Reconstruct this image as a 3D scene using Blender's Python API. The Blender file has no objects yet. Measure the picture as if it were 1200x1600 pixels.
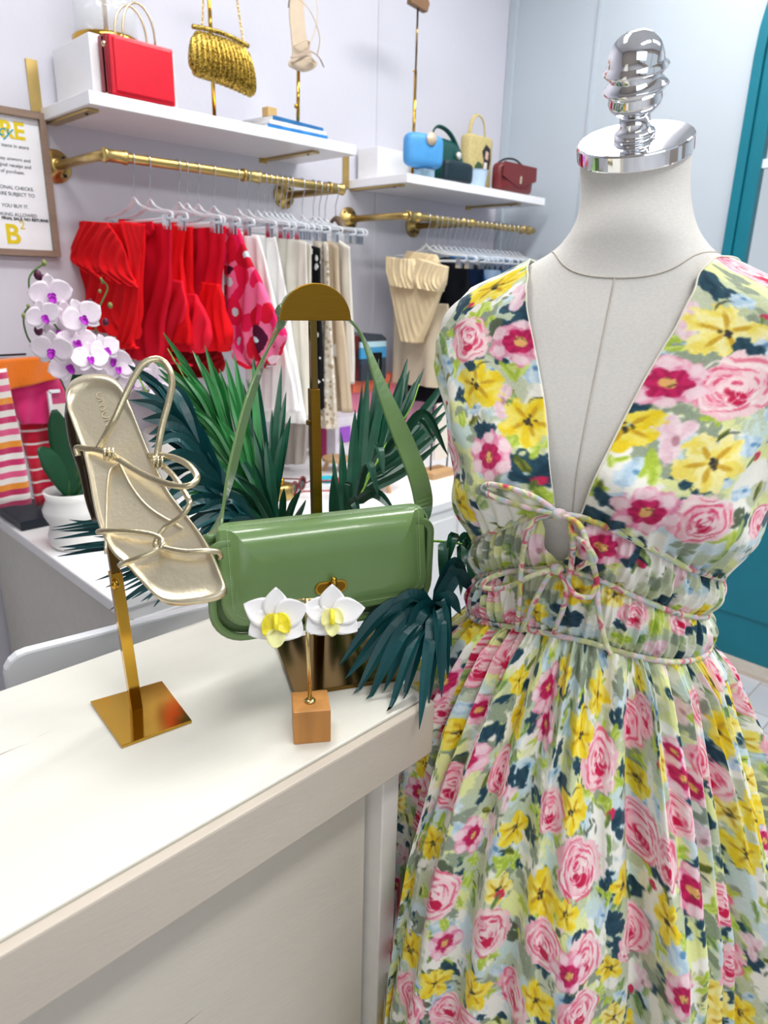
import bpy, bmesh, math, random
import numpy as np
from mathutils import Vector, Matrix

PI = math.pi
sc = bpy.context.scene
C = bpy.context.collection
rnd = random.Random(7)

# ---------------------------------------------------------------- camera
FPX = 1090.0
YAW, PITCH, ROLL = (math.radians(a) for a in (44.63, 18.15, 1.50))
CAM = Vector((0, 0, 1.5))
_F = Vector((math.cos(PITCH)*math.cos(YAW), math.cos(PITCH)*math.sin(YAW), -math.sin(PITCH)))
_R = Vector((math.sin(YAW), -math.cos(YAW), 0))
_U = _R.cross(_F)
CR = _R*math.cos(ROLL) + _U*math.sin(ROLL)
CU = -_R*math.sin(ROLL) + _U*math.cos(ROLL)
cam_data = bpy.data.cameras.new('camera')
cam = bpy.data.objects.new('camera', cam_data)
C.objects.link(cam)
cam.matrix_world = Matrix(((CR.x, CU.x, -_F.x, CAM.x), (CR.y, CU.y, -_F.y, CAM.y), (CR.z, CU.z, -_F.z, CAM.z), (0, 0, 0, 1)))
cam_data.sensor_fit = 'VERTICAL'
cam_data.sensor_height = 9.8
cam_data.sensor_width = 7.35
cam_data.lens = 9.8*FPX/1600
cam_data.clip_start = 0.05
cam_data.dof.use_dof = True
cam_data.dof.focus_distance = 0.84
cam_data.dof.aperture_fstop = 1.9
sc.camera = cam

# ---------------------------------------------------------------- light and exposure
sc.view_settings.view_transform = 'Standard'
sc.view_settings.look = 'None'
sc.view_settings.gamma = 1.0
sc.view_settings.use_curve_mapping = False
sc.view_settings.exposure = 0.12
world = bpy.data.worlds.new('daylight')
sc.world = world
world.use_nodes = True
wn = world.node_tree
wn.nodes['Background'].inputs[0].default_value = (0.80, 0.90, 1.0, 1)
wn.nodes['Background'].inputs[1].default_value = .62

def area_light(name, loc, size, energy, target=None, color=(1, 1, 1), sy=None):
    l = bpy.data.lights.new(name, 'AREA')
    l.shape = 'RECTANGLE'
    l.size = size; l.size_y = sy or size
    l.energy = energy; l.color = color
    o = bpy.data.objects.new(name, l)
    C.objects.link(o)
    o.location = loc
    d = (Vector(target) - Vector(loc)) if target else Vector((0, 0, -1))
    o.rotation_euler = d.to_track_quat('-Z', 'Y').to_euler()
    return o
# ceiling panels (their fittings are built with the ceiling) and an added fill lamp inside the unseen shop front
for i, (lx, ly) in enumerate(((0.6, 1.1), (2.1, 1.1), (0.3, -0.7), (1.8, -0.7))):
    area_light('ceiling_panel_light', (lx, ly, 3.05), 1.15, 18, sy=0.28, color=(1, 0.99, 0.97))
area_light('added_front_fill', (-1.3, -1.9, 1.9), 2.2, 13, target=(0.8, 0.9, 1.2), color=(0.93, 0.97, 1.0), sy=1.6)

# ---------------------------------------------------------------- helpers
def S2L(h):
    h = h.lstrip('#')
    c = [int(h[i:i+2], 16)/255 for i in (0, 2, 4)]
    return tuple(x/12.92 if x <= .04045 else ((x+.055)/1.055)**2.4 for x in c)

MATS = {}
def mat(name, col, rough=.5, metal=0, var=.06, nscale=30, bump=0, bscale=200, spec=.5, trans=0, alpha=1, coat=0, emis=0, sheen=0, stretch=(1, 1, 1), ior=1.45):
    if name in MATS: return MATS[name]
    m = bpy.data.materials.new(name); MATS[name] = m
    m.use_nodes = True
    nt = m.node_tree; p = nt.nodes['Principled BSDF']
    c = S2L(col)
    tc = nt.nodes.new('ShaderNodeTexCoord'); mp = nt.nodes.new('ShaderNodeMapping')
    mp.inputs['Scale'].default_value = stretch
    nt.links.new(tc.outputs['Object'], mp.inputs['Vector'])
    n = nt.nodes.new('ShaderNodeTexNoise'); n.inputs['Scale'].default_value = nscale; n.inputs['Detail'].default_value = 3
    nt.links.new(mp.outputs[0], n.inputs['Vector'])
    r = nt.nodes.new('ShaderNodeValToRGB')
    r.color_ramp.elements[0].position = .3; r.color_ramp.elements[1].position = .7
    r.color_ramp.elements[0].color = tuple(min(1, x*(1-var)) for x in c) + (1,)
    r.color_ramp.elements[1].color = tuple(min(1, x*(1+var)) for x in c) + (1,)
    nt.links.new(n.outputs['Fac'], r.inputs[0]); nt.links.new(r.outputs[0], p.inputs['Base Color'])
    p.inputs['Roughness'].default_value = rough; p.inputs['Metallic'].default_value = metal
    p.inputs['Specular IOR Level'].default_value = spec; p.inputs['Transmission Weight'].default_value = trans
    p.inputs['Alpha'].default_value = alpha; p.inputs['Coat Weight'].default_value = coat
    p.inputs['Sheen Weight'].default_value = sheen; p.inputs['IOR'].default_value = ior
    if emis:
        p.inputs['Emission Color'].default_value = c + (1,); p.inputs['Emission Strength'].default_value = emis
    if bump:
        b = nt.nodes.new('ShaderNodeTexNoise'); b.inputs['Scale'].default_value = bscale; b.inputs['Detail'].default_value = 4
        nt.links.new(mp.outputs[0], b.inputs['Vector'])
        bn = nt.nodes.new('ShaderNodeBump'); bn.inputs['Strength'].default_value = bump; bn.inputs['Distance'].default_value = .002
        nt.links.new(b.outputs['Fac'], bn.inputs['Height']); nt.links.new(bn.outputs[0], p.inputs['Normal'])
    return m

ORG = {}
def V(*a): return Vector(a)
def ray(x, y):
    return CR*((x-600)/FPX) - CU*((y-800)/FPX) + _F
def at(x, y, ax, v):                      # the point of the plane ax = v seen at a photograph position
    d = ray(x, y); i = 'xyz'.index(ax)
    return CAM + d*((v - CAM[i])/d[i])
def dist(x, y, t): return CAM + ray(x, y)*t
def topx(P):                              # array of points -> photograph positions
    D = np.asarray(P) - np.array(CAM)
    z = D @ np.array(_F)
    return 600 + FPX*(D @ np.array(CR))/z, 800 - FPX*(D @ np.array(CU))/z, z

def tag(o, label=None, cat=None, group=None, kind=None):
    if label: o['label'] = label
    if cat: o['category'] = cat
    if group: o['group'] = group
    if kind: o['kind'] = kind
    return o
def thing(name, loc, label, cat, group=None, kind=None):
    o = bpy.data.objects.new(name, None); C.objects.link(o)
    o.location = Vector(loc); o.empty_display_size = .05
    ORG[o.name] = Vector(loc)
    return tag(o, label, cat, group, kind)

class MB:
    def __init__(s): s.v = []; s.f = []
    def add(s, vs, fs):
        n = len(s.v); s.v += [Vector(v) for v in vs]; s.f += [tuple(i+n for i in f) for f in fs]; return s
    def box(s, c, d, ax=None, bev=0.0):
        """c centre, d full sizes, ax optional 3 axis vectors"""
        c = Vector(c); X, Y, Z = ax or (V(1,0,0), V(0,1,0), V(0,0,1))
        bm = bmesh.new(); bmesh.ops.create_cube(bm, size=1)
        for v in bm.verts: v.co = Vector((v.co.x*d[0], v.co.y*d[1], v.co.z*d[2]))
        if bev:
            bmesh.ops.bevel(bm, geom=list(bm.edges), offset=bev, segments=2, profile=.6, affect='EDGES')
        bm.verts.index_update()
        vs = [c + X*v.co.x + Y*v.co.y + Z*v.co.z for v in bm.verts]
        s.add(vs, [[v.index for v in f.verts] for f in bm.faces]); bm.free(); return s
    def tube(s, pts, r, n=10, closed=False, cap=True, flat=None):
        pts = [Vector(p) for p in pts]; m = len(pts)
        rs = r if isinstance(r, (list, tuple)) else [r]*m
        up = None; rings = []
        for i, p in enumerate(pts):
            a = pts[(i-1) % m] if (closed or i) else p; b = pts[(i+1) % m] if (closed or i < m-1) else p
            t = (b-a).normalized() if (b-a).length > 1e-9 else V(0,0,1)
            if up is None: up = t.orthogonal().normalized() if flat is None else Vector(flat)
            if flat is not None: up = Vector(flat)
            u = (up - t*up.dot(t)).normalized(); up = u; w = t.cross(u)
            rr = rs[i]; ra, rb = (rr if isinstance(rr, (tuple, list)) else (rr, rr))
            rings.append([p + u*ra*math.cos(2*PI*k/n) + w*rb*math.sin(2*PI*k/n) for k in range(n)])
        vs = [v for q in rings for v in q]; fs = []
        for i in range(m if closed else m-1):
            j = (i+1) % m
            for k in range(n): fs.append((i*n+k, i*n+(k+1) % n, j*n+(k+1) % n, j*n+k))
        if cap and not closed:
            fs.append(tuple(range(n))[::-1]); fs.append(tuple((m-1)*n+k for k in range(n)))
        return s.add(vs, fs)
    def lathe(s, c, prof, n=32, ax=None, sx=1, sy=1):
        c = Vector(c); X, Y, Z = ax or (V(1,0,0), V(0,1,0), V(0,0,1))
        vs = []; fs = []
        for (r, z) in prof:
            for k in range(n):
                a = 2*PI*k/n
                vs.append(c + X*r*sx*math.cos(a) + Y*r*sy*math.sin(a) + Z*z)
        m = len(prof)
        for i in range(m-1):
            for k in range(n): fs.append((i*n+k, i*n+(k+1) % n, (i+1)*n+(k+1) % n, (i+1)*n+k))
        if prof[0][0] > 1e-6: fs.append(tuple(range(n))[::-1])
        if prof[-1][0] > 1e-6: fs.append(tuple((m-1)*n+k for k in range(n)))
        return s.add(vs, fs)
    def prism(s, poly, ext):
        """poly: 3D points in a plane, ext: extrusion vector (real thickness)"""
        n = len(poly); ext = Vector(ext)
        vs = [Vector(p) for p in poly] + [Vector(p)+ext for p in poly]
        fs = [tuple(range(n))[::-1], tuple(range(n, 2*n))]
        for i in range(n): fs.append((i, (i+1) % n, n+(i+1) % n, n+i))
        return s.add(vs, fs)
    def grid(s, P, closed=False):
        """P: rows of points"""
        n = len(P); m = len(P[0]); vs = [p for r in P for p in r]; fs = []
        for i in range(n-1):
            for j in range(m if closed else m-1):
                k = (j+1) % m
                fs.append((i*m+j, i*m+k, (i+1)*m+k, (i+1)*m+j))
        return s.add(vs, fs)

def obj(name, mb, material, parent=None, smooth=False, bevel=0, solid=0, subsurf=0, clean=True, origin=None):
    me = bpy.data.meshes.new(name)
    if parent is not None: org = ORG[parent.name]
    elif origin is not None: org = Vector(origin)
    else:
        lo = Vector([min(v[i] for v in mb.v) for i in range(3)]); hi = Vector([max(v[i] for v in mb.v) for i in range(3)])
        org = Vector(((lo.x+hi.x)/2, (lo.y+hi.y)/2, lo.z))
    me.from_pydata([tuple(v-org) for v in mb.v], [], mb.f)
    if clean:
        bm = bmesh.new(); bm.from_mesh(me)
        bmesh.ops.remove_doubles(bm, verts=bm.verts, dist=1e-6)
        bmesh.ops.recalc_face_normals(bm, faces=bm.faces); bm.to_mesh(me); bm.free()
    o = bpy.data.objects.new(name, me); C.objects.link(o)
    if parent is not None: o.parent = parent; ORG[o.name] = org
    else: o.location = org; ORG[o.name] = org
    me.materials.append(material)
    if smooth: me.shade_smooth()
    if solid:
        md = o.modifiers.new('solid', 'SOLIDIFY'); md.thickness = solid; md.offset = 0
    if subsurf:
        md = o.modifiers.new('sub', 'SUBSURF'); md.levels = subsurf; md.render_levels = subsurf
    if bevel:
        md = o.modifiers.new('bev', 'BEVEL'); md.width = bevel; md.segments = 2; md.limit_method = 'ANGLE'
    return o
def struct(name, mb, m, **k):
    o = obj(name, mb, m, **k); o['kind'] = 'structure'; return o
def copy_tree(o, loc, parent=None):
    c = o.copy(); C.objects.link(c)
    if parent is None: c.location = Vector(loc)
    else: c.parent = parent
    for ch in list(o.children): copy_tree(ch, None, c)
    return c
def spline(pts, n=8):
    """Catmull-Rom through points"""
    P = [Vector(p) for p in pts]
    P = [P[0]*2-P[1]] + P + [P[-1]*2-P[-2]]
    out = []
    for i in range(1, len(P)-2):
        for k in range(n):
            t = k/n; a, b, c, d = P[i-1], P[i], P[i+1], P[i+2]
            out.append(.5*((2*b) + (c-a)*t + (2*a-5*b+4*c-d)*t*t + (3*b-a-3*c+d)*t**3))
    out.append(P[-2]); return out
def frame(n, up=V(0,0,1)):
    n = Vector(n).normalized(); x = up.cross(n).normalized(); y = n.cross(x); return x, y, n
def text(name, body, size, m, parent, M, thick=.0006, align='LEFT', font_bold=0.0, shear=0):
    cu = bpy.data.curves.new(name, 'FONT'); cu.body = body; cu.size = size; cu.extrude = thick; cu.align_x = align
    cu.offset = font_bold; cu.shear = shear
    o0 = bpy.data.objects.new('tmp', cu); C.objects.link(o0)
    dg = bpy.context.evaluated_depsgraph_get()
    me = bpy.data.meshes.new_from_object(o0.evaluated_get(dg))
    bpy.data.objects.remove(o0)
    org = ORG[parent.name]
    me.transform(Matrix.Translation(-org) @ M)
    me.materials.clear(); me.materials.append(m); me.name = name
    o = bpy.data.objects.new(name, me); C.objects.link(o); o.parent = parent; ORG[o.name] = org
    return o

# ---------------------------------------------------------------- materials
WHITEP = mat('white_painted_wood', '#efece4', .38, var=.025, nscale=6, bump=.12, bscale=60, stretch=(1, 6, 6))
WALLM = mat('lilac_white_wall_paint', '#cfced8', .6, var=.02, nscale=3, bump=.35, bscale=50)
WALLB = mat('pale_blue_grey_wall_paint', '#bac4cd', .6, var=.02, nscale=3, bump=.3, bscale=50)
SHELFW = mat('white_shelf_laminate', '#f2f2f5', .3, var=.01)
BRASS = mat('polished_brass', '#c79a3a', .1, 1, var=.03)
BRASSB = mat('brushed_gold_pipe', '#c2a768', .32, 1, var=.05)
BRONZE = mat('dark_bronze_polish', '#7a6032', .12, 1, var=.05)
ANTIQ = mat('antique_brass_plate', '#8f6a22', .33, 1, var=.05, stretch=(1, 1, 20))
CHROME = mat('chrome', '#f0f1f4', .04, 1, var=.0)
LINEN = mat('cream_linen', '#d9d6d1', .9, var=.05, nscale=260, bump=.12, bscale=1500, spec=.2, stretch=(1, 1, 2.5))
BLACK = mat('black_metal', '#15171c', .4)
CLEAR = mat('clear_plastic', '#eef4fa', .08, var=0, alpha=.42, spec=.8)
WIRE = mat('hanger_wire', '#cfd3da', .2, 1)
# ================================================================= room
WY, WX = 2.2, 2.96
def slab(name, lo, hi, m, **k):
    lo, hi = Vector(lo), Vector(hi)
    return struct(name, MB().box((lo+hi)/2, hi-lo), m, **k)
slab('wall_back', (-2.6, WY, 0), (2.137, WY+.1, 3.1), WALLM)
slab('wall_back_right', (2.140, WY+.002, 0), (WX+.1, WY+.1, 3.1), WALLM)
FLOORM = mat('pale_stone_tile', '#cfd0d4', .22, var=.05, nscale=3)
def tile_floor():
    nt = FLOORM.node_tree; p = nt.nodes['Principled BSDF']
    br = nt.nodes.new('ShaderNodeTexBrick'); tc = nt.nodes['Texture Coordinate']
    br.inputs['Scale'].default_value = 2.2; br.inputs['Mortar Size'].default_value = .006; br.offset = .5
    br.inputs['Color1'].default_value = (*S2L('#d3d4d8'), 1); br.inputs['Color2'].default_value = (*S2L('#c3c3c9'), 1); br.inputs['Mortar'].default_value = (*S2L('#a5a09c'), 1)
    nt.links.new(tc.outputs['Object'], br.inputs['Vector']); nt.links.new(br.outputs['Color'], p.inputs['Base Color'])
tile_floor()
slab('floor', (-2.6, -2.6, -.1), (WX+.1, WY+.1, 0), FLOORM)
slab('ceiling', (-2.6, -2.6, 3.1), (WX+.1, WY+.1, 3.2), mat('ceiling_white', '#e9e9ea', .8))
DARKW = mat('warm_grey_wall', '#a39a92', .7, var=.05)
# wall behind the camera with the wide shop front opening, and the left end wall
slab('wall_front_left', (-2.6, -2.6, 0), (-2.3, -2.5, 3.1), DARKW)
slab('wall_front_sill', (-2.3, -2.6, 0), (2.4, -2.5, .6), DARKW)
slab('wall_front_head', (-2.3, -2.6, 2.45), (2.4, -2.5, 3.1), DARKW)
slab('wall_front_right', (2.4, -2.6, 0), (WX, -2.5, 3.1), DARKW)
slab('wall_left', (-2.7, -2.6, 0), (-2.6, WY, 3.1), DARKW)
for i, xx in enumerate((-.75, .8)):
    slab('window_mullion', (xx, -2.58, .6), (xx+.06, -2.52, 2.45), mat('dark_mullion', '#24272c', .4))
# right wall with an arched door opening
DY0, DY1, DZ = 0.06, 1.11, 2.30    # opening between the frame's outer sides, springing height
def arch_pts(y0, y1, zs, n=24, ez=.66):
    c = (y0+y1)/2; r = (y1-y0)/2
    return [(c + r*math.cos(PI*k/n), zs + ez*math.sin(PI*k/n)) for k in range(n+1)]
def arched_wall():
    mb = MB(); A = arch_pts(DY0, DY1, DZ)[::-1]      # from low y to high y
    def quad(y0, z0a, z1a, y1, z0b, z1b):
        mb.add([(WX, y0, z0a), (WX, y1, z0b), (WX, y1, z1b), (WX, y0, z1a), (WX+.12, y0, z0a), (WX+.12, y1, z0b), (WX+.12, y1, z1b), (WX+.12, y0, z1a)],
               [(0,1,2,3), (7,6,5,4), (0,4,5,1), (3,2,6,7), (0,3,7,4), (1,5,6,2)])
    quad(-2.6, 0, 3.1, DY0, 0, 3.1); quad(DY1, 0, 3.1, WY+.1, 0, 3.1)
    for (ya, za), (yb, zb) in zip(A[:-1], A[1:]): quad(ya, za, 3.1, yb, zb, 3.1)
    return mb
struct('wall_right', arched_wall(), WALLB, clean=False)
slab('trim_4', (WX-.10, -1.5, 0), (WX, 1.3, .02), mat('beige_threshold', '#cfc0b2', .4))
TEAL = mat('teal_door_paint', '#0a7285', .35, var=.05, nscale=8, bump=.1)
door = thing('door_1', (WX, (DY0+DY1)/2, 0), 'teal painted door with a round arched head and tall glass pane', 'door', kind='structure')
def arch_ring(y0, y1, zs, ez, w, x0, x1, zb=0.0):
    mb = MB(); O = [(y1, zb)] + arch_pts(y0, y1, zs, ez=ez) + [(y0, zb)]
    I = [(y1-w, zb)] + arch_pts(y0+w, y1-w, zs, ez=ez-w) + [(y0+w, zb)]
    rows = [[(x0, y, z) for y, z in O], [(x1, y, z) for y, z in O], [(x1, y, z) for y, z in I], [(x0, y, z) for y, z in I], [(x0, y, z) for y, z in O]]
    mb.grid(rows)
    for R in (O, I): pass
    mb.add([(x0, *O[0]), (x1, *O[0]), (x1, *I[0]), (x0, *I[0])], [(0,1,2,3)]); mb.add([(x0, *O[-1]), (x1, *O[-1]), (x1, *I[-1]), (x0, *I[-1])], [(0,1,2,3)])
    return mb
obj('door_frame', arch_ring(DY0-.01, DY1+.005, DZ, .665, .035, WX-.02, WX+.06), TEAL, door, bevel=.003)
obj('door_stile', arch_ring(DY0+.025, DY1-.03, DZ, .63, .05, WX-.005, WX+.04), TEAL, door, bevel=.004)
mb = MB().box((WX+.017, (DY0+DY1)/2, .40), (.045, DY1-DY0-.1, .80), bev=.004)
mb.box((WX-.004, .82, .46), (.02, .33, .50), bev=.006).box((WX-.004, .36, .46), (.02, .33, .50), bev=.006)
obj('door_panel', mb, TEAL, door)
mb = MB(); A = [(DY1-.07, .8)] + arch_pts(DY0+.07, DY1-.07, DZ, ez=.59) + [(DY0+.07, .8)]
mb.prism([(WX+.012, y, z) for y, z in A], (.006, 0, 0))
obj('door_glass', mb, mat('door_glass', '#ffffff', .0, var=0, trans=1, ior=1.02, spec=.1), door)
obj('glazing_bar', MB().box((WX+.015, .6, 1.95), (.02, .9, .03)), mat('pale_bar', '#d9e8ee', .4), door)
# across the street
tag(obj('neighbour_building', MB().box((7.5, .9, 1.4), (.6, 1.2, 5.2)).box((7.18, 1.1, 2.6), (.06, .5, .8)), mat('pink_render', '#e8a9a6', .8), origin=(7.5, .9, -1.2)), 'pink rendered building seen through the arched door glass', 'building')
slab('pavement', (WX+.12, -4, -.1), (9, 6, -.02), mat('pavement', '#c9c9c6', .8))
# thin seam strips on the back walls and the room corner
slab('trim_1', (2.128, WY-.004, 0), (2.146, WY+.0, 3.1), WALLM)
slab('trim_2', (WX-.02, WY-.035, 0), (WX, WY, 3.1), WALLB)
slab('trim_3', (WX-.008, 1.75, 0), (WX, 1.765, 3.1), WALLB)
# ceiling fittings
for i, (lx, ly) in enumerate(((0.6, 1.1), (2.1, 1.1), (0.3, -0.7), (1.8, -0.7))):
    t = thing('ceiling_light', (lx, ly, 3.1), ['white ceiling light panel above the clothes rail', 'white ceiling light panel above the arched door', 'white ceiling light panel over the near end of the counter', 'white ceiling light panel nearest the shop front'][i], 'ceiling light', 'ceiling lights of the shop')
    obj('housing', MB().box((lx, ly, 3.09), (1.25, .36, .02)), SHELFW, t)
    obj('diffuser', MB().box((lx, ly, 3.077), (1.15, .28, .006)), mat('lit_diffuser', '#ffffff', .5, emis=6, var=0), t)

# ================================================================= checkout counter
CZ, CY0, CY1, CX1 = 1.05, .446, .788, .535
counter = thing('checkout_counter', (0, .62, 0), 'cream white painted checkout counter with thick worn front edge', 'counter')
def worn(mat_):
    nt = mat_.node_tree; p = nt.nodes['Principled BSDF']
    tc = nt.nodes['Texture Coordinate']; mp = nt.nodes.new('ShaderNodeMapping'); mp.inputs['Scale'].default_value = (1.2, 22, 22)
    nt.links.new(tc.outputs['Object'], mp.inputs[0])
    n = nt.nodes.new('ShaderNodeTexNoise'); n.inputs['Scale'].default_value = 5; n.inputs['Detail'].default_value = 5
    nt.links.new(mp.outputs[0], n.inputs[0])
    r = nt.nodes.new('ShaderNodeValToRGB'); r.color_ramp.elements[0].position = .735; r.color_ramp.elements[1].position = .76
    nt.links.new(n.outputs['Fac'], r.inputs[0])
    old = p.inputs['Base Color'].links[0].from_socket
    mx = nt.nodes.new('ShaderNodeMix'); mx.data_type = 'RGBA'
    nt.links.new(r.outputs[0], mx.inputs['Factor']); nt.links.new(old, mx.inputs[6]); mx.inputs[7].default_value = (*S2L('#a99a8c'), 1)
    nt.links.new(mx.outputs[2], p.inputs['Base Color'])
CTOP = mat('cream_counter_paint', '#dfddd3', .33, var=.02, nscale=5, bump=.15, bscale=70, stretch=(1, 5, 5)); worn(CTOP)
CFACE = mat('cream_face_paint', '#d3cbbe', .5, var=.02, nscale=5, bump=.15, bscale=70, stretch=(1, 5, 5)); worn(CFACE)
CAPR = mat('shaded_apron_paint', '#c6bbad', .5, var=.03, nscale=5, bump=.15, bscale=70, stretch=(1, 5, 5)); worn(CAPR)  # apron darker than the panel: its weaker grazing light is put into the colour
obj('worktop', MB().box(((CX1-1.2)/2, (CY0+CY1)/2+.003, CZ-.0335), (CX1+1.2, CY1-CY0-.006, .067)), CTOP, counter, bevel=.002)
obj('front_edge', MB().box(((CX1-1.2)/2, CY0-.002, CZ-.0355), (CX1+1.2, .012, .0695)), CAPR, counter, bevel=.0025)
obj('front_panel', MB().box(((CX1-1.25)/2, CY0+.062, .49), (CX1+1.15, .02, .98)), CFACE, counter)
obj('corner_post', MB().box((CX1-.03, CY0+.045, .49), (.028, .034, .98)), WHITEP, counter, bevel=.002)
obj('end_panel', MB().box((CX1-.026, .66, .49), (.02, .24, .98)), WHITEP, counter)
# raised white board behind the counter
a, b = at(2, 1028, 'z', 1.02), at(345, 941, 'z', 1.02); d = (b-a).normalized(); L = (b-a).length
rim = thing('white_screen_board', (*((a+b)/2).xy, 0), 'long white board with a rounded end standing behind the counter back edge', 'board')
nn = V(-d.y, d.x, 0); mb = MB()
pr = [(0, 0), (L, 0), (L, 1.02)] + [(.03*(1-math.cos(t)) if False else .03-.03*math.sin(t), .99+.03*math.cos(t)) for t in (0, .4, .8, 1.2, PI/2)]
mb.prism([V(a.x, a.y, 0)+d*x+V(0, 0, z) for x, z in pr], nn*.018)
obj('board', mb, mat('white_lacquer', '#eceef2', .25, var=.01), rim, bevel=.004)

# ================================================================= white cabinet by the wall
cab = thing('display_cabinet', (1.3, 1.8, 0), 'low white display cabinet along the wall behind the counter', 'cabinet')
CABW = mat('cabinet_white', '#f3f3f3', .3, var=.012); CABS = mat('cabinet_white_shaded', '#dbd8cf', .5, var=.03)  # side panels: cabinet white with the shade of that side mixed into the colour
obj('top', MB().box((1.425, 1.768, .835), (1.75, .856, .03)), CABW, cab, bevel=.004)
obj('side_panel', MB().box((.575, 1.775, .41), (.02, .83, .82)), CABS, cab)
obj('side_panel', MB().box((2.27, 1.775, .41), (.02, .83, .82)), CABS, cab)
obj('front_panel', MB().box((1.42, 1.365, .41), (1.68, .02, .82)), CABW, cab)
for i in range(3):
    dr = obj('drawer', MB().box((.86+i*.56, 1.349, .66), (.53, .014, .26), bev=.003), CABW, cab)
    obj('knob', MB().lathe((.86+i*.56, 1.342, .66), [(.004, 0), (.004, .012), (.011, .018), (.011, .024), (0, .027)], 16, (V(1,0,0), V(0,0,1), V(0,-1,0))), BRASS, dr, smooth=True)
# ================================================================= shelves and rails
def wall_shelf(x0, x1, ztop, label):
    t = thing('wall_shelf', ((x0+x1)/2, WY, ztop-.03), label, 'shelf')
    obj('board', MB().box(((x0+x1)/2, (1.886+WY)/2, ztop-.015), (x1-x0, WY-1.886, .03)), SHELFW, t, bevel=.0015)
    for xx in (x0+.012 if x0 < 1 else x0+.006, x1-.15):
        m = MB()
        up = .14
        m.box((xx-.022 if xx < x0+.05 else xx, WY-.003, ztop-.03+(.145 if xx < x0+.05 else 0)/2), (.03, .006, .145 if xx < x0+.05 else .03))
        m.box((xx+.015, (WY+1.93)/2, ztop-.034), (.03, WY-1.93, .006))
        br = obj('bracket', m, BRASSB, t, bevel=.001)
        obj('screw', MB().lathe((xx+.015, 1.97, ztop-.0375), [(.005, 0), (.004, -.002), (0, -.003)], 10), BLACK, br)
    return t
wall_shelf(.848, 1.735, 1.93, 'upper left white wall shelf on gold brackets with red handbag and gold clutch')
wall_shelf(1.985, 2.875, 1.875, 'right white wall shelf near room corner holding blue and maroon bags')

def rail(x0, x1, z, label, tees, xs):
    t = thing('clothing_rail', (x0, WY, z), label, 'clothes rail')
    r = .0125; Y = 1.885
    pts = [V(x0, WY-.005, z), V(x0, Y+.03, z)] + [V(x0+.03*(1-math.cos(q)), Y+.03-.03*math.sin(q), z) for q in (.4, .8, 1.2, PI/2)] + [V(x1-.03, Y, z)]
    if xs == x1: pts += [V(x1-.03*(1-math.sin(q)), Y+.03*(1-math.cos(q)), z) for q in (.4, .8, 1.2, PI/2)] + [V(x1, WY-.005, z)]
    else: pts += [V(x1, Y, z)]
    obj('pipe', MB().tube(pts, r, 16), BRASSB, t, smooth=True)
    if xs != x1:
        obj('pipe', MB().tube([V(xs, Y, z), V(xs, WY-.005, z)], r, 16), BRASSB, t, smooth=True)
    for xx in (x0, xs):
        yv = (V(1,0,0), V(0,0,1), V(0,-1,0))
        f = obj('flange', MB().lathe((xx, WY, z), [(.044, 0), (.044, .005), (.041, .007), (.024, .008), (.020, .026), (.0125, .027)], 28, yv), BRASSB, t, smooth=True)
        for k in range(4):
            q = PI/4+k*PI/2
            obj('screw', MB().lathe((xx+.033*math.cos(q), WY-.006, z+.033*math.sin(q)), [(.0055, 0), (.005, .0025), (0, .003)], 10, yv), BLACK, f)
    for xx in tees:
        obj('coupling', MB().lathe((xx, Y, z), [(.0125, -.03), (.018, -.03), (.018, -.024), (.0155, -.022), (.0155, .022), (.018, .024), (.018, .03), (.0125, .03)], 20, (V(0,1,0), V(0,0,1), V(1,0,0))), BRASSB, t, smooth=True)
    return t
rail(.872, 1.672, 1.79, 'long gold pipe clothes rail holding the red tops', (.90, 1.315, 1.645), 1.672)
rail(1.985, 2.80, 1.735, 'gold pipe clothes rail nearest the room corner', (2.02, 2.33, 2.74), 2.36)

# ================================================================= framed shop policy sign
ft = thing('framed_sign', (.70, WY, 1.55), 'framed shop policy sign with yellow lettering in a taupe wood frame', 'sign')
FR = mat('taupe_frame', '#8f7868', .55, var=.08, nscale=20, stretch=(1, 1, 6))
fx0, fx1, fz0, fz1 = .56, .852, 1.548, 1.916; w = .017
mb = MB()
for (cx, cz, dx, dz) in ((fx0+w/2, (fz0+fz1)/2, w, fz1-fz0), (fx1-w/2, (fz0+fz1)/2, w, fz1-fz0), ((fx0+fx1)/2, fz1-w/2, fx1-fx0-2*w, w), ((fx0+fx1)/2, fz0+w/2, fx1-fx0-2*w, w)):
    mb.box((cx, WY-.012, cz), (dx, .024, dz))
obj('frame', mb, FR, ft, bevel=.001)
obj('sheet', MB().box(((fx0+fx1)/2, WY-.008, (fz0+fz1)/2), (fx1-fx0-2*w, .002, fz1-fz0-2*w)), mat('white_paper', '#f1f2f6', .6, var=.01), ft)
def wt(x, z): return Matrix.Translation((x, WY-.0095, z)) @ Matrix.Rotation(PI/2, 4, 'X')
YEL = mat('yellow_print', '#e3c912', .6, var=.02); GRY = mat('grey_print', '#5d6068', .6, var=.02); TEA = mat('teal_script', '#1f9db0', .6)
text('headline', 'STORE', .058, YEL, ft, wt(.797, 1.845), align='RIGHT', font_bold=.0016)
text('script', 'policy', .04, TEA, ft, wt(.760, 1.848), align='RIGHT', shear=.5).location.y = -.0008
for z, s, al in ((1.822, 'all items in store', 'R'), (1.790, 'may unworn and', 'R'), (1.774, 'original receipt and', 'R'), (1.758, 'of purchase.', 'R'), (1.718, 'NO PERSONAL CHECKS.', 'R'), (1.702, 'SALES ARE SUBJECT TO', 'R'), (1.672, 'YOU BUY IT.', 'R'), (1.650, 'NO SMOKING ALLOWED', 'R')):
    text('policy_line', s, .0125, GRY, ft, wt(.803 if len(s) > 12 else .784, z), align='RIGHT')
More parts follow.
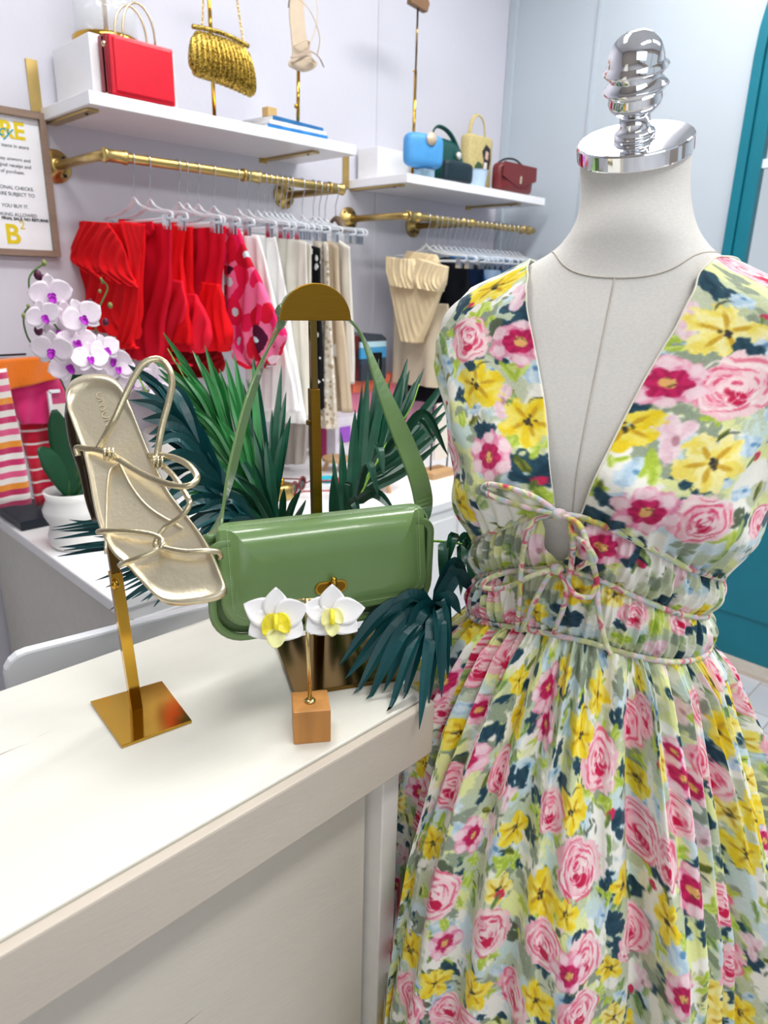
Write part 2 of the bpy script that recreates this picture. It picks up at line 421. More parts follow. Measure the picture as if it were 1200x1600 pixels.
text('policy_line', 'FINAL SALE. NO RETURNS', .0105, mat('marker', '#202226', .6), ft, wt(.832, 1.640), align='RIGHT', font_bold=.0003)
text('logo', 'B', .070, YEL, ft, wt(.752, 1.580), align='RIGHT', font_bold=.0016)
text('logo', '2', .030, YEL, ft, wt(.768, 1.618), align='RIGHT')

# ================================================================= things on the left shelf
def box_thing(name, lo, hi, m, label, cat, bev=.002):
    lo, hi = Vector(lo), Vector(hi); return tag(obj(name, MB().box((lo+hi)/2, hi-lo, bev=bev), m), label, cat)
box_thing('display_box', (.892, 1.955, 1.93), (1.128, 2.185, 2.075), SHELFW, 'white display box behind the red handbag on the left shelf', 'box')
# glass cloche with a gold base on the box
cx, cy = .995, 2.07
gl = thing('glass_lantern', (cx, cy, 2.075), 'clear glass hurricane with gold base and pole on the white box', 'lantern')
obj('base', MB().lathe((cx, cy, 2.075), [(.088, 0), (.088, .022), (.084, .026), (.0, .026)], 40), BRASS, gl, smooth=True)
obj('glass', MB().lathe((cx, cy, 2.101), [(.080, 0), (.078, .06), (.072, .2), (.070, .2), (.076, .06), (.078, 0)], 40), mat('thin_glass', '#f2f7fb', .03, var=0, alpha=.22, spec=.9), gl, smooth=True)
obj('pole', MB().tube([(cx, cy, 2.1), (cx, cy, 2.34)], .006, 12), BRASS, gl, smooth=True)
# red handbag: flat rectangular body standing on the shelf's front edge
RED = mat('red_leather', '#d2122c', .3, var=.03, bump=.05); REDD = mat('dark_red_leather', '#8e0f22', .4, var=.03)
PALEG = mat('pale_gold_metal', '#dcc6a2', .22, 1, var=.03)
hb = thing('red_handbag', (1.0, 1.92, 1.93), 'small rigid red handbag with pale gold ring handles on left shelf', 'handbag')
obj('body', MB().box((.997, 1.925, 2.001), (.176, .045, .135), bev=.006), REDD, hb, smooth=True)
fr_ = MB().box((1.0, 1.8975, 2.000), (.172, .014, .134), bev=.006).box((1.0, 1.889, 2.000), (.156, .006, .118), bev=.003)
obj('front_cover', fr_, RED, hb)
obj('side_trim', MB().box((.912, 1.918, 1.999), (.006, .010, .125)), PALEG, hb)
for yy, h in ((1.902, .0), (1.945, .01)):
    pts = [V(1.0+.043*math.cos(q), yy, 2.066+.012+.072*math.sin(q)+h*.3) for q in np.linspace(0, PI, 18)]
    pts = [V(1.043, yy, 2.060)] + pts + [V(.957, yy, 2.060)]
    obj('handle', MB().tube(pts, .0028, 10), PALEG, hb, smooth=True)
obj('clasp', MB().lathe((.911, 1.912, 2.045), [(0, -.008), (.007, -.004), (.007, .004), (0, .008)], 14, (V(0,1,0), V(0,0,1), V(-1,0,0))), PALEG, hb, smooth=True)
# purse stand with the gold sequin clutch hanging from it
ps = at(335, 180, 'y', 1.96); sx = ps.x; sy = 1.96
st = thing('purse_stand', (sx, sy, 1.93), 'thin gold pole stand carrying the gold pleated clutch', 'stand')
obj('base', MB().box((sx, sy, 1.933), (.10, .10, .006), bev=.001), BRASS, st)
obj('pole', MB().tube([(sx, sy, 1.935), (sx, sy, 2.42)], .0055, 12), BRASS, st, smooth=True)
obj('knob', MB().lathe((sx+.009, sy-.002, 2.128), [(0, -.006), (.006, -.004), (.006, .004), (0, .006)], 12, (V(0,1,0), V(0,0,1), V(1,0,0))), BRONZE, st, smooth=True)
obj('hook_plate', MB().box((sx, sy, 2.425), (.09, .02, .03), bev=.004), BRASS, st)
def seq_mat():
    m = mat('gold_sequins', '#8f6c16', .35, .75, var=.3, nscale=260)
    nt = m.node_tree; p = nt.nodes['Principled BSDF']
    v = nt.nodes.new('ShaderNodeTexVoronoi'); v.inputs['Scale'].default_value = 420
    nt.links.new(nt.nodes['Texture Coordinate'].outputs['Object'], v.inputs['Vector'])
    r = nt.nodes.new('ShaderNodeValToRGB'); r.color_ramp.elements[0].color = (*S2L('#4e3806'), 1); r.color_ramp.elements[1].color = (*S2L('#f2cf62'), 1)
    r.color_ramp.elements[0].position = .2; r.color_ramp.elements[1].position = .95
    sp = nt.nodes.new('ShaderNodeSeparateColor'); nt.links.new(v.outputs['Color'], sp.inputs[0]); nt.links.new(sp.outputs[0], r.inputs[0])
    nt.links.new(r.outputs[0], p.inputs['Base Color'])
    b = nt.nodes.new('ShaderNodeBump'); b.inputs['Strength'].default_value = .8; b.inputs['Distance'].default_value = .003
    nt.links.new(sp.outputs[1], b.inputs['Height']); nt.links.new(b.outputs[0], p.inputs['Normal'])
    return m
SEQ = seq_mat()
cl = thing('gold_clutch', (sx, sy-.06, 2.0), 'glittery gold pleated clutch bag hanging by a chain from its stand', 'handbag')
TL, TR = at(297, 45, 'y', 1.90), at(392, 78, 'y', 1.90)
BLc, BRc = at(296, 118, 'y', 1.90), at(402, 158, 'y', 1.90)
rows = []
NU, NV = 96, 22
for k in range(NV+1):
    v = k/NV*2*PI
    row = []
    for i in range(NU+1):
        u = i/NU
        T = TL.lerp(TR, u); B = BLc.lerp(BRc, u)
        sag = .012*math.sin(PI*u)
        mid = (T+B)/2 + V(0, 0, sag*.6); h = (T-B).length/2*(.35+.65*min(1, (math.sin(PI*min(1, max(0, u)))*3.2))**.5)
        th = .028*(math.sin(PI*min(1, u*1.0)))**.35
        pl = 1 + .30*math.sin(u*2*PI*15 + 1.2*math.sin(v))
        row.append(mid + (T-B).normalized()*h*math.cos(v)*(1+.02*math.sin(u*95)) + V(.15, -1, 0)*th*math.sin(v)*pl*(1.0-.25*math.cos(v)))
    rows.append(row)
obj('body', MB().grid(rows), SEQ, cl, smooth=True)
rows = []
for i in range(NU//2+1):
    pass
obj('frame_bar', MB().tube([TL.lerp(TR, t)+V(0, 0, .006+.010*math.sin(PI*t)) for t in np.linspace(.04, .96, 14)], .006, 10), SEQ, cl, smooth=True)
for (x0, y0, x1, y1) in ((316, 42, 319, -30), (380, 66, 366, -30)):
    A, B = at(x0, y0, 'y', 1.90), at(x1, y1, 'y', 1.935); m_ = MB(); n = 16
    for k in range(n):
        c = A.lerp(B, (k+.5)/n); dd = (B-A).normalized(); s = (B-A).length/n*.62
        side = V(1, 0, 0) if k % 2 else V(0, 1, 0)
        m_.tube([c + dd*s*math.cos(q) + side*s*.5*math.sin(q) for q in np.linspace(0, 2*PI, 10)[:-1]], .0013, 6, closed=True)
    obj('chain', m_, BRASSB, cl, smooth=True)
# heel stand with the strappy sandal
hx, hy = at(465, 190, 'y', 1.94).x, 1.94
hs = thing('shoe_stand', (hx, hy, 1.93), 'thin gold stand holding the beige heel on the left shelf', 'stand')
obj('base', MB().box((hx, hy, 1.9325), (.08, .08, .005), bev=.001), BRASS, hs)
obj('pole', MB().tube([(hx, hy, 1.934), (hx-.004, hy-.012, 2.125)], .0055, 12), BRASS, hs, smooth=True)
obj('knob', MB().lathe((hx-.008, hy-.004, 2.015), [(0, -.006), (.006, -.004), (.006, .004), (0, .006)], 12, (V(0,1,0), V(0,0,1), V(1,0,0))), BRASS, hs, smooth=True)
NUDE = mat('nude_satin', '#cdbba4', .3, var=.05); NUDEB = mat('taupe_sole', '#6d5c50', .45)
sh = thing('high_heel', (hx, hy-.02, 2.07), 'pale beige strappy high heel with a bow on its stand', 'shoe')
def Q(x, y, o=0): return at(x, y, 'y', 1.915) + V(0, -o, 0)
L_ = [(459, -60), (456, -20), (453, 20), (456, 55), (458, 85), (452, 97), (455, 105), (474, 112), (490, 108), (497, 98), (488, 88), (480, 60), (476, 25), (474, -20), (472, -60)]
mb = MB(); mb.prism([Q(x, y) for x, y in spline([V(x, y, 0) for x, y in L_], 4) and [(p.x, p.y) for p in spline([V(x, y, 0) for x, y in L_], 4)]], (0, .006, 0))
obj('sole', mb, NUDE, sh, bevel=.001)
obj('strap', MB().tube(spline([Q(458, 72, .004), Q(470, 66, .03), Q(482, 74, .004)], 5), [(.004, .0015)]*11, 8), NUDE, sh, smooth=True)
obj('strap', MB().tube(spline([Q(455, -10, .002), Q(470, 20, .04), Q(486, 60, .04), Q(489, 90, .02)], 6), .0018, 8), NUDE, sh, smooth=True)
obj('strap', MB().tube(spline([Q(486, -40, .0), Q(484, 0, .03), Q(482, 40, .04), Q(470, 85, .03)], 6), .0018, 8), NUDE, sh, smooth=True)
obj('bow', MB().tube(spline([Q(447, 92, .02), Q(458, 90, .03), Q(470, 84, .04), Q(486, 92, .035), Q(500, 108, .02)], 5), [(.0005, .0005)] + [(.006, .002)]*19 + [(.0005, .0005)], 8), mat('champagne_leather', '#a89484', .3), sh, smooth=True)
obj('toe_strap', MB().tube(spline([Q(455, 98, .004), Q(470, 92, .032), Q(490, 98, .006)], 6), [(.007, .002)]*13, 10), NUDE, sh, smooth=True)
obj('heel', MB().tube([Q(465, -62, -.004), Q(462, -20, -.02), Q(461, 8, -.03)], [.009, .005, .003], 10), NUDEB, sh, smooth=True)
# magazines and a gold block
MAGC = [('#2f7fc4', .93), ('#e4e6ea', .9), ('#2b6da6', .85)]
z = 1.93
for i, (cc, s) in enumerate(MAGC):
    t = thing('magazine', (1.53, 1.99, z), ['blue covered magazine at the bottom of the stack on left shelf', 'white magazine in the middle of the stack on left shelf', 'blue seascape magazine on top of the stack on left shelf'][i], 'magazine', None)
    ax = (V(math.cos(.05*i), math.sin(.05*i), 0), V(-math.sin(.05*i), math.cos(.05*i), 0), V(0, 0, 1))
    obj('cover', MB().box((1.505, 1.975, z+.006), (.25*s, .17*s, .012), ax, bev=.001), mat('magazine_cover_'+'abc'[i], cc, .3, var=.25, nscale=18), t)
    obj('pages', MB().box((1.503, 1.975, z+.006), (.25*s+.001, .17*s-.006, .009), ax), mat('page_edge', '#dfe0e0', .7), t)
    z += .012
tag(obj('wooden_block', MB().box((1.420, 1.93, 1.979), (.034, .03, .026), bev=.002), mat('tan_wood', '#c9a66a', .5)), 'small tan block resting on the magazines', 'block')

# ================================================================= things on the right shelf
box_thing('display_box', (2.02, 2.075, 1.875), (2.28, 2.185, 1.985), SHELFW, 'low white display box at the left end of the right shelf', 'box')
def gstand_tall():
    c = at(646, 214, 'y', 1.985); b = V(c.x, 1.985, 1.875)
    t = thing('purse_stand', b, 'tall empty gold purse stand with brown top on right shelf', 'stand')
    obj('base', MB().box(b+V(0, 0, .003), (.09, .06, .006)), BRASS, t)
    obj('pole', MB().tube([b+V(0, 0, .004), V(b.x, b.y, at(650, 110, 'y', 1.985).z)], .0055, 12), BRASS, t, smooth=True)
    obj('upper_pole', MB().tube([V(b.x, b.y, at(650, 112, 'y', 1.985).z), V(b.x, b.y, at(655, 10, 'y', 1.985).z)], .0036, 12), BRONZE, t, smooth=True)
    obj('knob', MB().lathe((b.x-.008, b.y, at(650, 112, 'y', 1.985).z), [(0, -.005), (.005, 0), (0, .005)], 10), BRASS, t, smooth=True)
    zz = at(655, 12, 'y', 1.985).z; pts = [(-.045, .0), (.04, -.008), (.05, .02), (.03, .05), (-.02, .055), (-.045, .025)]
    obj('top_plate', MB().prism([V(b.x+x, b.y-.012, zz+y) for x, y in pts], (0, .024, 0)), mat('brown_wood_top', '#7a5a3e', .5), t, bevel=.002)
gstand_tall()
def soft_bag(mb, c, w, h, d, ex=5, taper=.0, n=28, m=14, ax=None):
    """rounded pillow-like bag body: superellipse outline, bulging faces"""
    X, Y, Z = ax or (V(1,0,0), V(0,1,0), V(0,0,1)); rows = []
    for i in range(m+1):
        ph = -PI/2 + PI*i/m; row = []
        cr = max(0, math.cos(ph))**.45; sd = math.copysign(abs(math.sin(ph))**.8, math.sin(ph))
        for k in range(n):
            a = 2*PI*k/n; ca, sa = math.cos(a), math.sin(a)
            x = math.copysign(abs(ca)**(2/ex), ca)*w/2*cr; z_ = math.copysign(abs(sa)**(2/ex), sa)*h/2*cr
            x *= 1 - taper*(z_/(h/2))
            row.append(Vector(c) + X*x + Z*(z_+h/2) + Y*sd*d/2)
        rows.append(row)
    return mb.grid(rows, closed=True)
BLUE = mat('sky_blue_leather', '#4b98d6', .45, var=.04, bump=.6, bscale=160)
sb = thing('blue_handbag', (2.09, 1.90, 1.90), 'small sky blue handbag on an acrylic riser on right shelf', 'handbag')
AXB = (V(.97, -.22, 0).normalized(), V(.22, .97, 0).normalized(), V(0, 0, 1))
obj('body', soft_bag(MB(), (2.095, 1.915, 1.905), .165, .115, .06, 5, ax=AXB), BLUE, sb, smooth=True)
obj('clasp', MB().lathe((2.10, 1.882, 2.0), [(.022, 0), (.022, .004), (0, .006)], 20, (AXB[0], V(0,0,1), -AXB[1])), mat('rose_clasp', '#e2c9ae', .35, .4), sb, smooth=True)
tag(obj('acrylic_riser', MB().box((2.105, 1.915, 1.889), (.06, .05, .027), bev=.002), mat('blue_tinted_acrylic', '#bfe0f5', .05, trans=.7)), 'clear bluish acrylic riser under the sky blue handbag', 'riser')
DG = mat('dark_green_leather', '#0d4a45', .4, var=.1, bump=.3)
gb = thing('green_shoulder_bag', (2.30, 2.0, 1.875), 'dark green slouchy bag behind the sky blue handbag', 'handbag')
obj('body', soft_bag(MB(), (2.31, 2.02, 1.876), .25, .17, .09, 3.2, taper=.3), DG, gb, smooth=True)
obj('handle', MB().tube(spline([V(2.22, 2.0, 2.02), V(2.25, 1.99, 2.075), V(2.33, 1.99, 2.06), V(2.40, 1.99, 1.99)], 6), [(.009, .004)]*19, 10), DG, gb, smooth=True)
obj('clasp', MB().lathe((2.355, 1.965, 1.985), [(.014, 0), (.012, .008), (0, .01)], 16, (V(1,0,0), V(0,0,1), V(0,-1,0))), mat('pearl_clasp', '#e6e2d8', .3, .2), gb, smooth=True)
# black clutch in front of it
tag(obj('black_clutch', soft_bag(MB(), (2.285, 1.905, 1.876), .17, .075, .035, 6), mat('dark_navy_leather', '#0d2732', .45)), 'dark navy clutch lying before the dark green bag', 'handbag')
tag(obj('blue_pot', MB().lathe((2.50, 1.99, 1.876), [(.04, 0), (.052, .07), (.056, .075), (.05, .075), (.037, .006), (0, .006)], 28), mat('pale_blue_ceramic', '#b9cfe6', .3)), 'pale blue pot between the navy clutch and the maroon bag', 'pot')
# straw coloured tote with painted patch
TAN = mat('straw_yellow_weave', '#c9b87e', .7, var=.12, nscale=120, bump=.5, bscale=400)
tb = thing('straw_tote', (2.62, 2.06, 1.875), 'tall straw yellow tote with a round handle and dark printed patch', 'handbag')
obj('body', MB().box((2.60, 2.07, 1.99), (.16, .06, .225), bev=.02), TAN, tb, smooth=True)
pts = [V(2.60+.052*math.cos(q), 2.07, 2.095+.085*math.sin(q)**.8 if math.sin(q) > 0 else 2.095) for q in np.linspace(0.02, PI-.02, 20)]
obj('handle', MB().tube(pts, [(.008, .004)]*20, 8), TAN, tb, smooth=True)
pr_ = MB(); prints = [('#2a2630', [(.0, .0), (.045, -.005), (.055, .04), (.05, .085), (.02, .10), (-.005, .07), (.01, .035)]), ('#3e5a3c', [(-.055, -.03), (-.01, -.035), (.0, .02), (-.03, .03), (-.05, .01)]), ('#d8b9a0', [(.015, .045), (.035, .04), (.038, .07), (.02, .075)]), ('#efe6da', [(.005, -.02), (.03, -.02), (.03, .03), (.01, .03)])]
for i, (cc, pl) in enumerate(prints):
    obj('print', MB().prism([V(2.605+x, 2.0395-.0006*i, 1.97+z_) for x, z_ in pl], (0, -.001, 0)), mat('bag_print_'+'abcd'[i], cc, .6), tb)
MAR = mat('maroon_leather', '#6e2326', .35, var=.06, bump=.15)
mbg = thing('maroon_handbag', (2.68, 1.92, 1.875), 'maroon flap handbag with a small gold clasp at shelf end', 'handbag')
obj('body', soft_bag(MB(), (2.70, 1.945, 1.876), .25, .118, .075, 6), MAR, mbg, smooth=True)
fl = [(-.12, .115), (.12, .115), (.122, .06), (.02, .028), (-.02, .028), (-.122, .06)]
obj('flap', MB().prism([V(2.70+x, 1.909, 1.876+z_) for x, z_ in fl], (0, -.004, 0)), MAR, mbg, bevel=.0015)
obj('clasp', MB().box((2.70, 1.902, 1.930), (.012, .007, .03), bev=.003), mat('silver_gold', '#e9dcc4', .25, .8), mbg)
obj('strap', MB().tube(spline([V(2.60, 1.95, 1.99), V(2.64, 1.945, 2.008), V(2.70, 1.94, 2.012), V(2.77, 1.945, 1.995)], 6), .004, 8), BLACK, mbg, smooth=True)
# ================================================================= hangers and garments
def make_hanger(label):
    """clear clip hanger lying across the rail, hook at the origin (rail axis)"""
    t = thing('clip_hanger', (0, 0, 0), label, 'hanger')
    r = .0155
    hook = [V(0, r*math.cos(q), r*math.sin(q)) for q in np.linspace(-.5, PI+.1, 12)]
    hook = hook + [V(0, -.014, -.02), V(0, -.004, -.045), V(0, 0, -.06), V(0, 0, -.10)]
    obj('hook', MB().tube(hook, .0014, 6), WIRE, t, smooth=True)
    bar = [V(0, -.20, -.150), V(0, -.19, -.135), V(0, -.10, -.128), V(0, -.03, -.112), V(0, 0, -.095), V(0, .03, -.112), V(0, .10, -.128), V(0, .19, -.135), V(0, .20, -.150)]
    m = MB().tube(spline(bar, 4), [(.0055, .0030)]*33, 8)
    m.tube([V(0, -.20, -.150), V(0, .20, -.150)], .0035, 8)
    obj('bar', m, CLEAR, t, smooth=True)
    for y in (-.165, .165):
        c = obj('clip', MB().box((-.005, y, -.158), (.0025, .022, .036), bev=.0008).box((.005, y, -.158), (.0025, .022, .036), bev=.0008), WIRE, t)
        obj('spring', MB().tube([V(-.007, y-.006, -.15), V(.007, y-.006, -.15), V(.007, y+.006, -.15), V(-.007, y+.006, -.15)], .0014, 6, closed=True), CHROME, c)
    return t
HX1 = [.945, .99, 1.075, 1.10, 1.135, 1.185, 1.265, 1.30, 1.335, 1.36, 1.38, 1.40, 1.42, 1.44, 1.46, 1.505, 1.55, 1.575, 1.60]
lab1 = {0: 'clear clip hanger at the left end of the rail, holding the first red top', 1: 'clear clip hanger second from the left of the rail above the red tops', 2: 'clear clip hanger third from the left of the rail above the red tops', 3: 'clear clip hanger fourth from the left of the rail above the red tops', 4: 'clear clip hanger above the last red top', 5: 'clear clip hanger above the pink poppy print top'}
ORD = ['first', 'second', 'third', 'fourth', 'fifth', 'sixth', 'seventh', 'eighth', 'ninth', 'tenth', 'eleventh', 'twelfth', 'thirteenth', 'fourteenth', 'fifteenth', 'sixteenth', 'seventeenth', 'eighteenth', 'nineteenth', 'twentieth']
ph = make_hanger(lab1[0]); first = True
Y1, Z1, Y2, Z2 = 1.885, 1.79, 1.885, 1.735
for i, x in enumerate(HX1):
    h = ph if i == 0 else copy_tree(ph, (0, 0, 0))
    h.location = (x, Y1, Z1); ORG[h.name] = Vector(h.location); h.rotation_euler = (0, 0, rnd.uniform(-.06, .06))
    h['label'] = lab1.get(i, 'clear clip hanger above the pale dresses, ' + ORD[i-6] + ' right of the poppy print')
    h['group'] = 'clear hangers above the white dresses' if i > 5 else 'clear hangers above the red tops'
HX2 = [2.10] + [2.14 + .031*i for i in range(19)]
for i, x in enumerate(HX2):
    h = copy_tree(ph, (0, 0, 0)); h.location = (x, Y2, Z2); h.rotation_euler = (0, 0, rnd.uniform(-.06, .06))
    h['label'] = 'clear hanger carrying the cream bustier' if i == 0 else 'clear hanger on the corner rail, ' + ORD[i-1] + ' behind the one with the bustier'
    h['group'] = 'hangers on the corner rail'

def fab(name, col, **k):
    a = dict(rough=.8, var=.05, nscale=12, bump=.3, bscale=60, spec=.2); a.update(k)
    return mat(name, col, **a)
REDC = fab('red_cotton', '#e60f1a', var=.04); REDC2 = fab('crimson_cotton', '#d30c2a'); PINKR = fab('coral_red_cotton', '#f0203c')
WHT = fab('white_cotton', '#fbfaf8', var=.02); CRM = fab('cream_satin', '#f3efe2', rough=.5); BEI = fab('beige_cotton', '#c9b69c'); OFF = fab('off_white_linen', '#dfd8cc')

def pattern(name, base, spots, scale, thr=.33, rough=.8):
    """printed cloth: voronoi cells coloured from a palette, with rounded blooms and small centres"""
    m = fab(name, base, rough=rough); nt = m.node_tree; p = nt.nodes['Principled BSDF']; tc = nt.nodes['Texture Coordinate']
    nz = nt.nodes.new('ShaderNodeTexNoise'); nz.inputs['Scale'].default_value = scale*1.6
    nt.links.new(tc.outputs['Object'], nz.inputs[0])
    ad = nt.nodes.new('ShaderNodeVectorMath'); ad.operation = 'MULTIPLY_ADD'; ad.inputs[1].default_value = (.35/scale,)*3
    nt.links.new(nz.outputs['Color'], ad.inputs[0]); nt.links.new(tc.outputs['Object'], ad.inputs[2])
    v = nt.nodes.new('ShaderNodeTexVoronoi'); v.inputs['Scale'].default_value = scale; nt.links.new(ad.outputs[0], v.inputs['Vector'])
    sp = nt.nodes.new('ShaderNodeSeparateColor'); nt.links.new(v.outputs['Color'], sp.inputs[0])
    rp = nt.nodes.new('ShaderNodeValToRGB'); rp.color_ramp.interpolation = 'CONSTANT'
    el = rp.color_ramp.elements
    ns_ = len(spots)-1
    for i, c in enumerate(spots[:-1]):
        e = el[i] if i < 2 else el.new(i/ns_)
        e.position = i/ns_; e.color = (*S2L(c), 1)
    nt.links.new(sp.outputs[0], rp.inputs[0])
    lt = nt.nodes.new('ShaderNodeMath'); lt.operation = 'LESS_THAN'; lt.inputs[1].default_value = thr
    nt.links.new(v.outputs['Distance'], lt.inputs[0])
    mx = nt.nodes.new('ShaderNodeMix'); mx.data_type = 'RGBA'; mx.inputs[6].default_value = (*S2L(base), 1)
    nt.links.new(lt.outputs[0], mx.inputs['Factor']); nt.links.new(rp.outputs[0], mx.inputs[7])
    l2 = nt.nodes.new('ShaderNodeMath'); l2.operation = 'LESS_THAN'; l2.inputs[1].default_value = thr*.3
    nt.links.new(v.outputs['Distance'], l2.inputs[0])
    m2 = nt.nodes.new('ShaderNodeMix'); m2.data_type = 'RGBA'; nt.links.new(l2.outputs[0], m2.inputs['Factor'])
    nt.links.new(mx.outputs[2], m2.inputs[6]); m2.inputs[7].default_value = (*S2L(spots[-1]), 1)
    nt.links.new(m2.outputs[2], p.inputs['Base Color'])
    return m
POPPY = pattern('pink_poppy_print', '#e8729a', ['#d9113a', '#e8256c', '#c40e2c', '#f3d3dc', '#e21a52', '#4a0d2c', '#cf0f30', '#f06a9a', '#e0184a', '#c9dfe6'], 15, .66)
DOTS = pattern('black_white_dots', '#101114', ['#f0f0f0', '#f4f4f4', '#ececec', '#f0f0f0', '#f0f0f0'], 34, .33)
SNAKE = pattern('snake_print', '#d8cdbd', ['#a8947c', '#efe8de', '#b9a78f', '#8d7b66'], 60, .40)

def smoothstep(t): t = max(0, min(1, t)); return t*t*(3-2*t)
def garment(name, label, cat, X, rows, m, group=None, th=.012, fold=.010, lam=.06, seed=0, nz=60, parent=None, part=None, flare=1.0, xo=0.0, hang=None):
    """cloth hanging in the plane x = X; rows: (left px, left py, right px, right py) of its outline from top to hem"""
    L = [at(a, b, 'x', X) for a, b, c, d in rows]; R = [at(c, d, 'x', X) for a, b, c, d in rows]
    n = 4; Ls, Rs = spline(L, n*3), spline(R, n*3); N = len(Ls); M = 64
    rr = random.Random(seed); p1, p2, p3 = (rr.uniform(0, 6) for _ in range(3))
    P = []
    for i in range(N):
        t = i/(N-1); row = []; W = (Ls[i]-Rs[i]).length
        for k in range(2*M):
            a = 2*PI*k/(2*M); ca = math.cos(a); sa = math.sin(a)
            s = .5 + .5*math.copysign(abs(ca)**.8, ca)
            c = Ls[i].lerp(Rs[i], s)
            y = s*W/lam*2*PI
            f = fold*(.25+.75*t*flare)*(math.sin(y + p1 + 1.2*math.sin(t*3+p2)) + .3*math.sin(y*1.7 + p3 + 2*t) + .45*math.sin(y*.5+p2-t*2))
            f += .22*fold*math.sin(t*13 + y*.7 + p3)*(1-t)
            edge = math.sin(PI*s)**.5
            c = c + V(f*edge + th*.5*math.copysign(abs(sa)**.5, sa)*(.6+.8*t) + xo, 0, 0)
            row.append(c)
        P.append(row)
    mb = MB().grid(P, closed=True)
    mb.f.append(tuple(range(2*M))[::-1]); mb.f.append(tuple((N-1)*2*M+k for k in range(2*M)))
    o = obj(part or name, mb, m, parent, smooth=True)
    if parent is None: tag(o, label, cat, group)
    return o
# --- red tops
g = thing('red_blouse', (.945, Y1, 1.2), 'leftmost red ruffled top hanging at the rail end', 'blouse', 'red blouses on the rail')
garment('body', '', '', .928, [(126, 346, 225, 350), (124, 375, 225, 390), (121, 430, 222, 445), (118, 480, 220, 495), (140, 512, 215, 530)], REDC, parent=g, th=.03, fold=.014, lam=.09, seed=1)
garment('ruffle', '', '', .893, [(129, 345, 168, 348), (112, 385, 190, 380), (109, 405, 205, 425), (135, 425, 215, 450)], REDC, parent=g, th=.012, fold=.012, lam=.05, seed=2)
garment('sash', '', '', .905, [(186, 345, 226, 350), (200, 400, 218, 410), (198, 450, 216, 460), (186, 520, 208, 530), (180, 545, 215, 545)], REDC, parent=g, th=.014, fold=.008, lam=.03, seed=3)
for (x, y) in ((142, 472), (165, 503)):
    c = at(x, y, 'x', .905); obj('button', MB().lathe(c, [(.009, 0), (.009, .003), (0, .004)], 14, (V(0,1,0), V(0,0,1), V(-1,0,0))), mat('dark_red_button', '#5a0a12', .3), g)
g = thing('red_blouse', (.99, Y1, 1.2), 'second red top from the left with a rounded collar', 'blouse', 'red blouses on the rail')
garment('body', '', '', .995, [(205, 345, 268, 352), (212, 400, 266, 410), (205, 450, 264, 460), (195, 505, 255, 512), (200, 560, 250, 560)], REDC2, parent=g, th=.026, fold=.014, lam=.07, seed=4)
garment('collar', '', '', .975, [(186, 342, 238, 345), (184, 355, 240, 360), (196, 366, 232, 370), (205, 372, 222, 374)], REDC2, parent=g, th=.014, fold=.004, lam=.05, seed=5)
g = thing('red_blouse', (1.075, Y1, 1.2), 'third red top from the left with flared tiers', 'blouse', 'red blouses on the rail')
garment('body', '', '', 1.075, [(240, 348, 290, 352), (236, 395, 284, 405), (236, 450, 290, 460), (222, 520, 300, 540)], REDC, parent=g, th=.026, fold=.012, lam=.05, seed=6)
garment('tier', '', '', 1.06, [(240, 430, 285, 440), (222, 480, 290, 490), (212, 545, 262, 548), (205, 560, 300, 572)], PINKR, parent=g, th=.02, fold=.014, lam=.06, seed=7)
g = thing('red_blouse', (1.12, Y1, 1.2), 'fourth red top from the left with a wide peplum', 'blouse', 'red blouses on the rail')
garment('body', '', '', 1.12, [(262, 346, 300, 352), (262, 400, 300, 410), (262, 450, 300, 458), (258, 480, 310, 485)], REDC, parent=g, th=.026, fold=.012, lam=.05, seed=8)
garment('peplum', '', '', 1.105, [(268, 455, 305, 460), (262, 490, 322, 492), (256, 520, 330, 528), (258, 545, 315, 552)], PINKR, parent=g, th=.03, fold=.016, lam=.08, seed=9)
g = thing('red_blouse', (1.18, Y1, 1.2), 'rightmost red top with a gathered sleeve next to poppy print', 'blouse', 'red blouses on the rail')
garment('body', '', '', 1.17, [(296, 347, 352, 352), (296, 390, 350, 400), (290, 440, 345, 450), (296, 500, 350, 510)], REDC2, parent=g, th=.026, fold=.012, lam=.06, seed=10)
garment('sleeve', '', '', 1.155, [(316, 440, 344, 445), (312, 480, 352, 485), (320, 520, 362, 522), (325, 545, 352, 550)], REDC, parent=g, th=.03, fold=.012, lam=.04, seed=11)
garment('red_skirt', 'dark red skirt hem showing below the red tops', 'skirt', 1.2, [(240, 500, 330, 505), (225, 545, 345, 550), (205, 565, 350, 575), (230, 590, 330, 590)], fab('deep_red', '#a30d1c'), th=.03, fold=.016, seed=12)
garment('poppy_print_blouse', 'pink and red poppy print blouse beside the red ones', 'blouse', 1.235, [(352, 352, 372, 358), (350, 390, 388, 400), (352, 430, 408, 440), (352, 480, 430, 490), (352, 520, 446, 525), (368, 560, 430, 565), (392, 575, 412, 576)], POPPY, th=.03, fold=.014, lam=.08, seed=13)
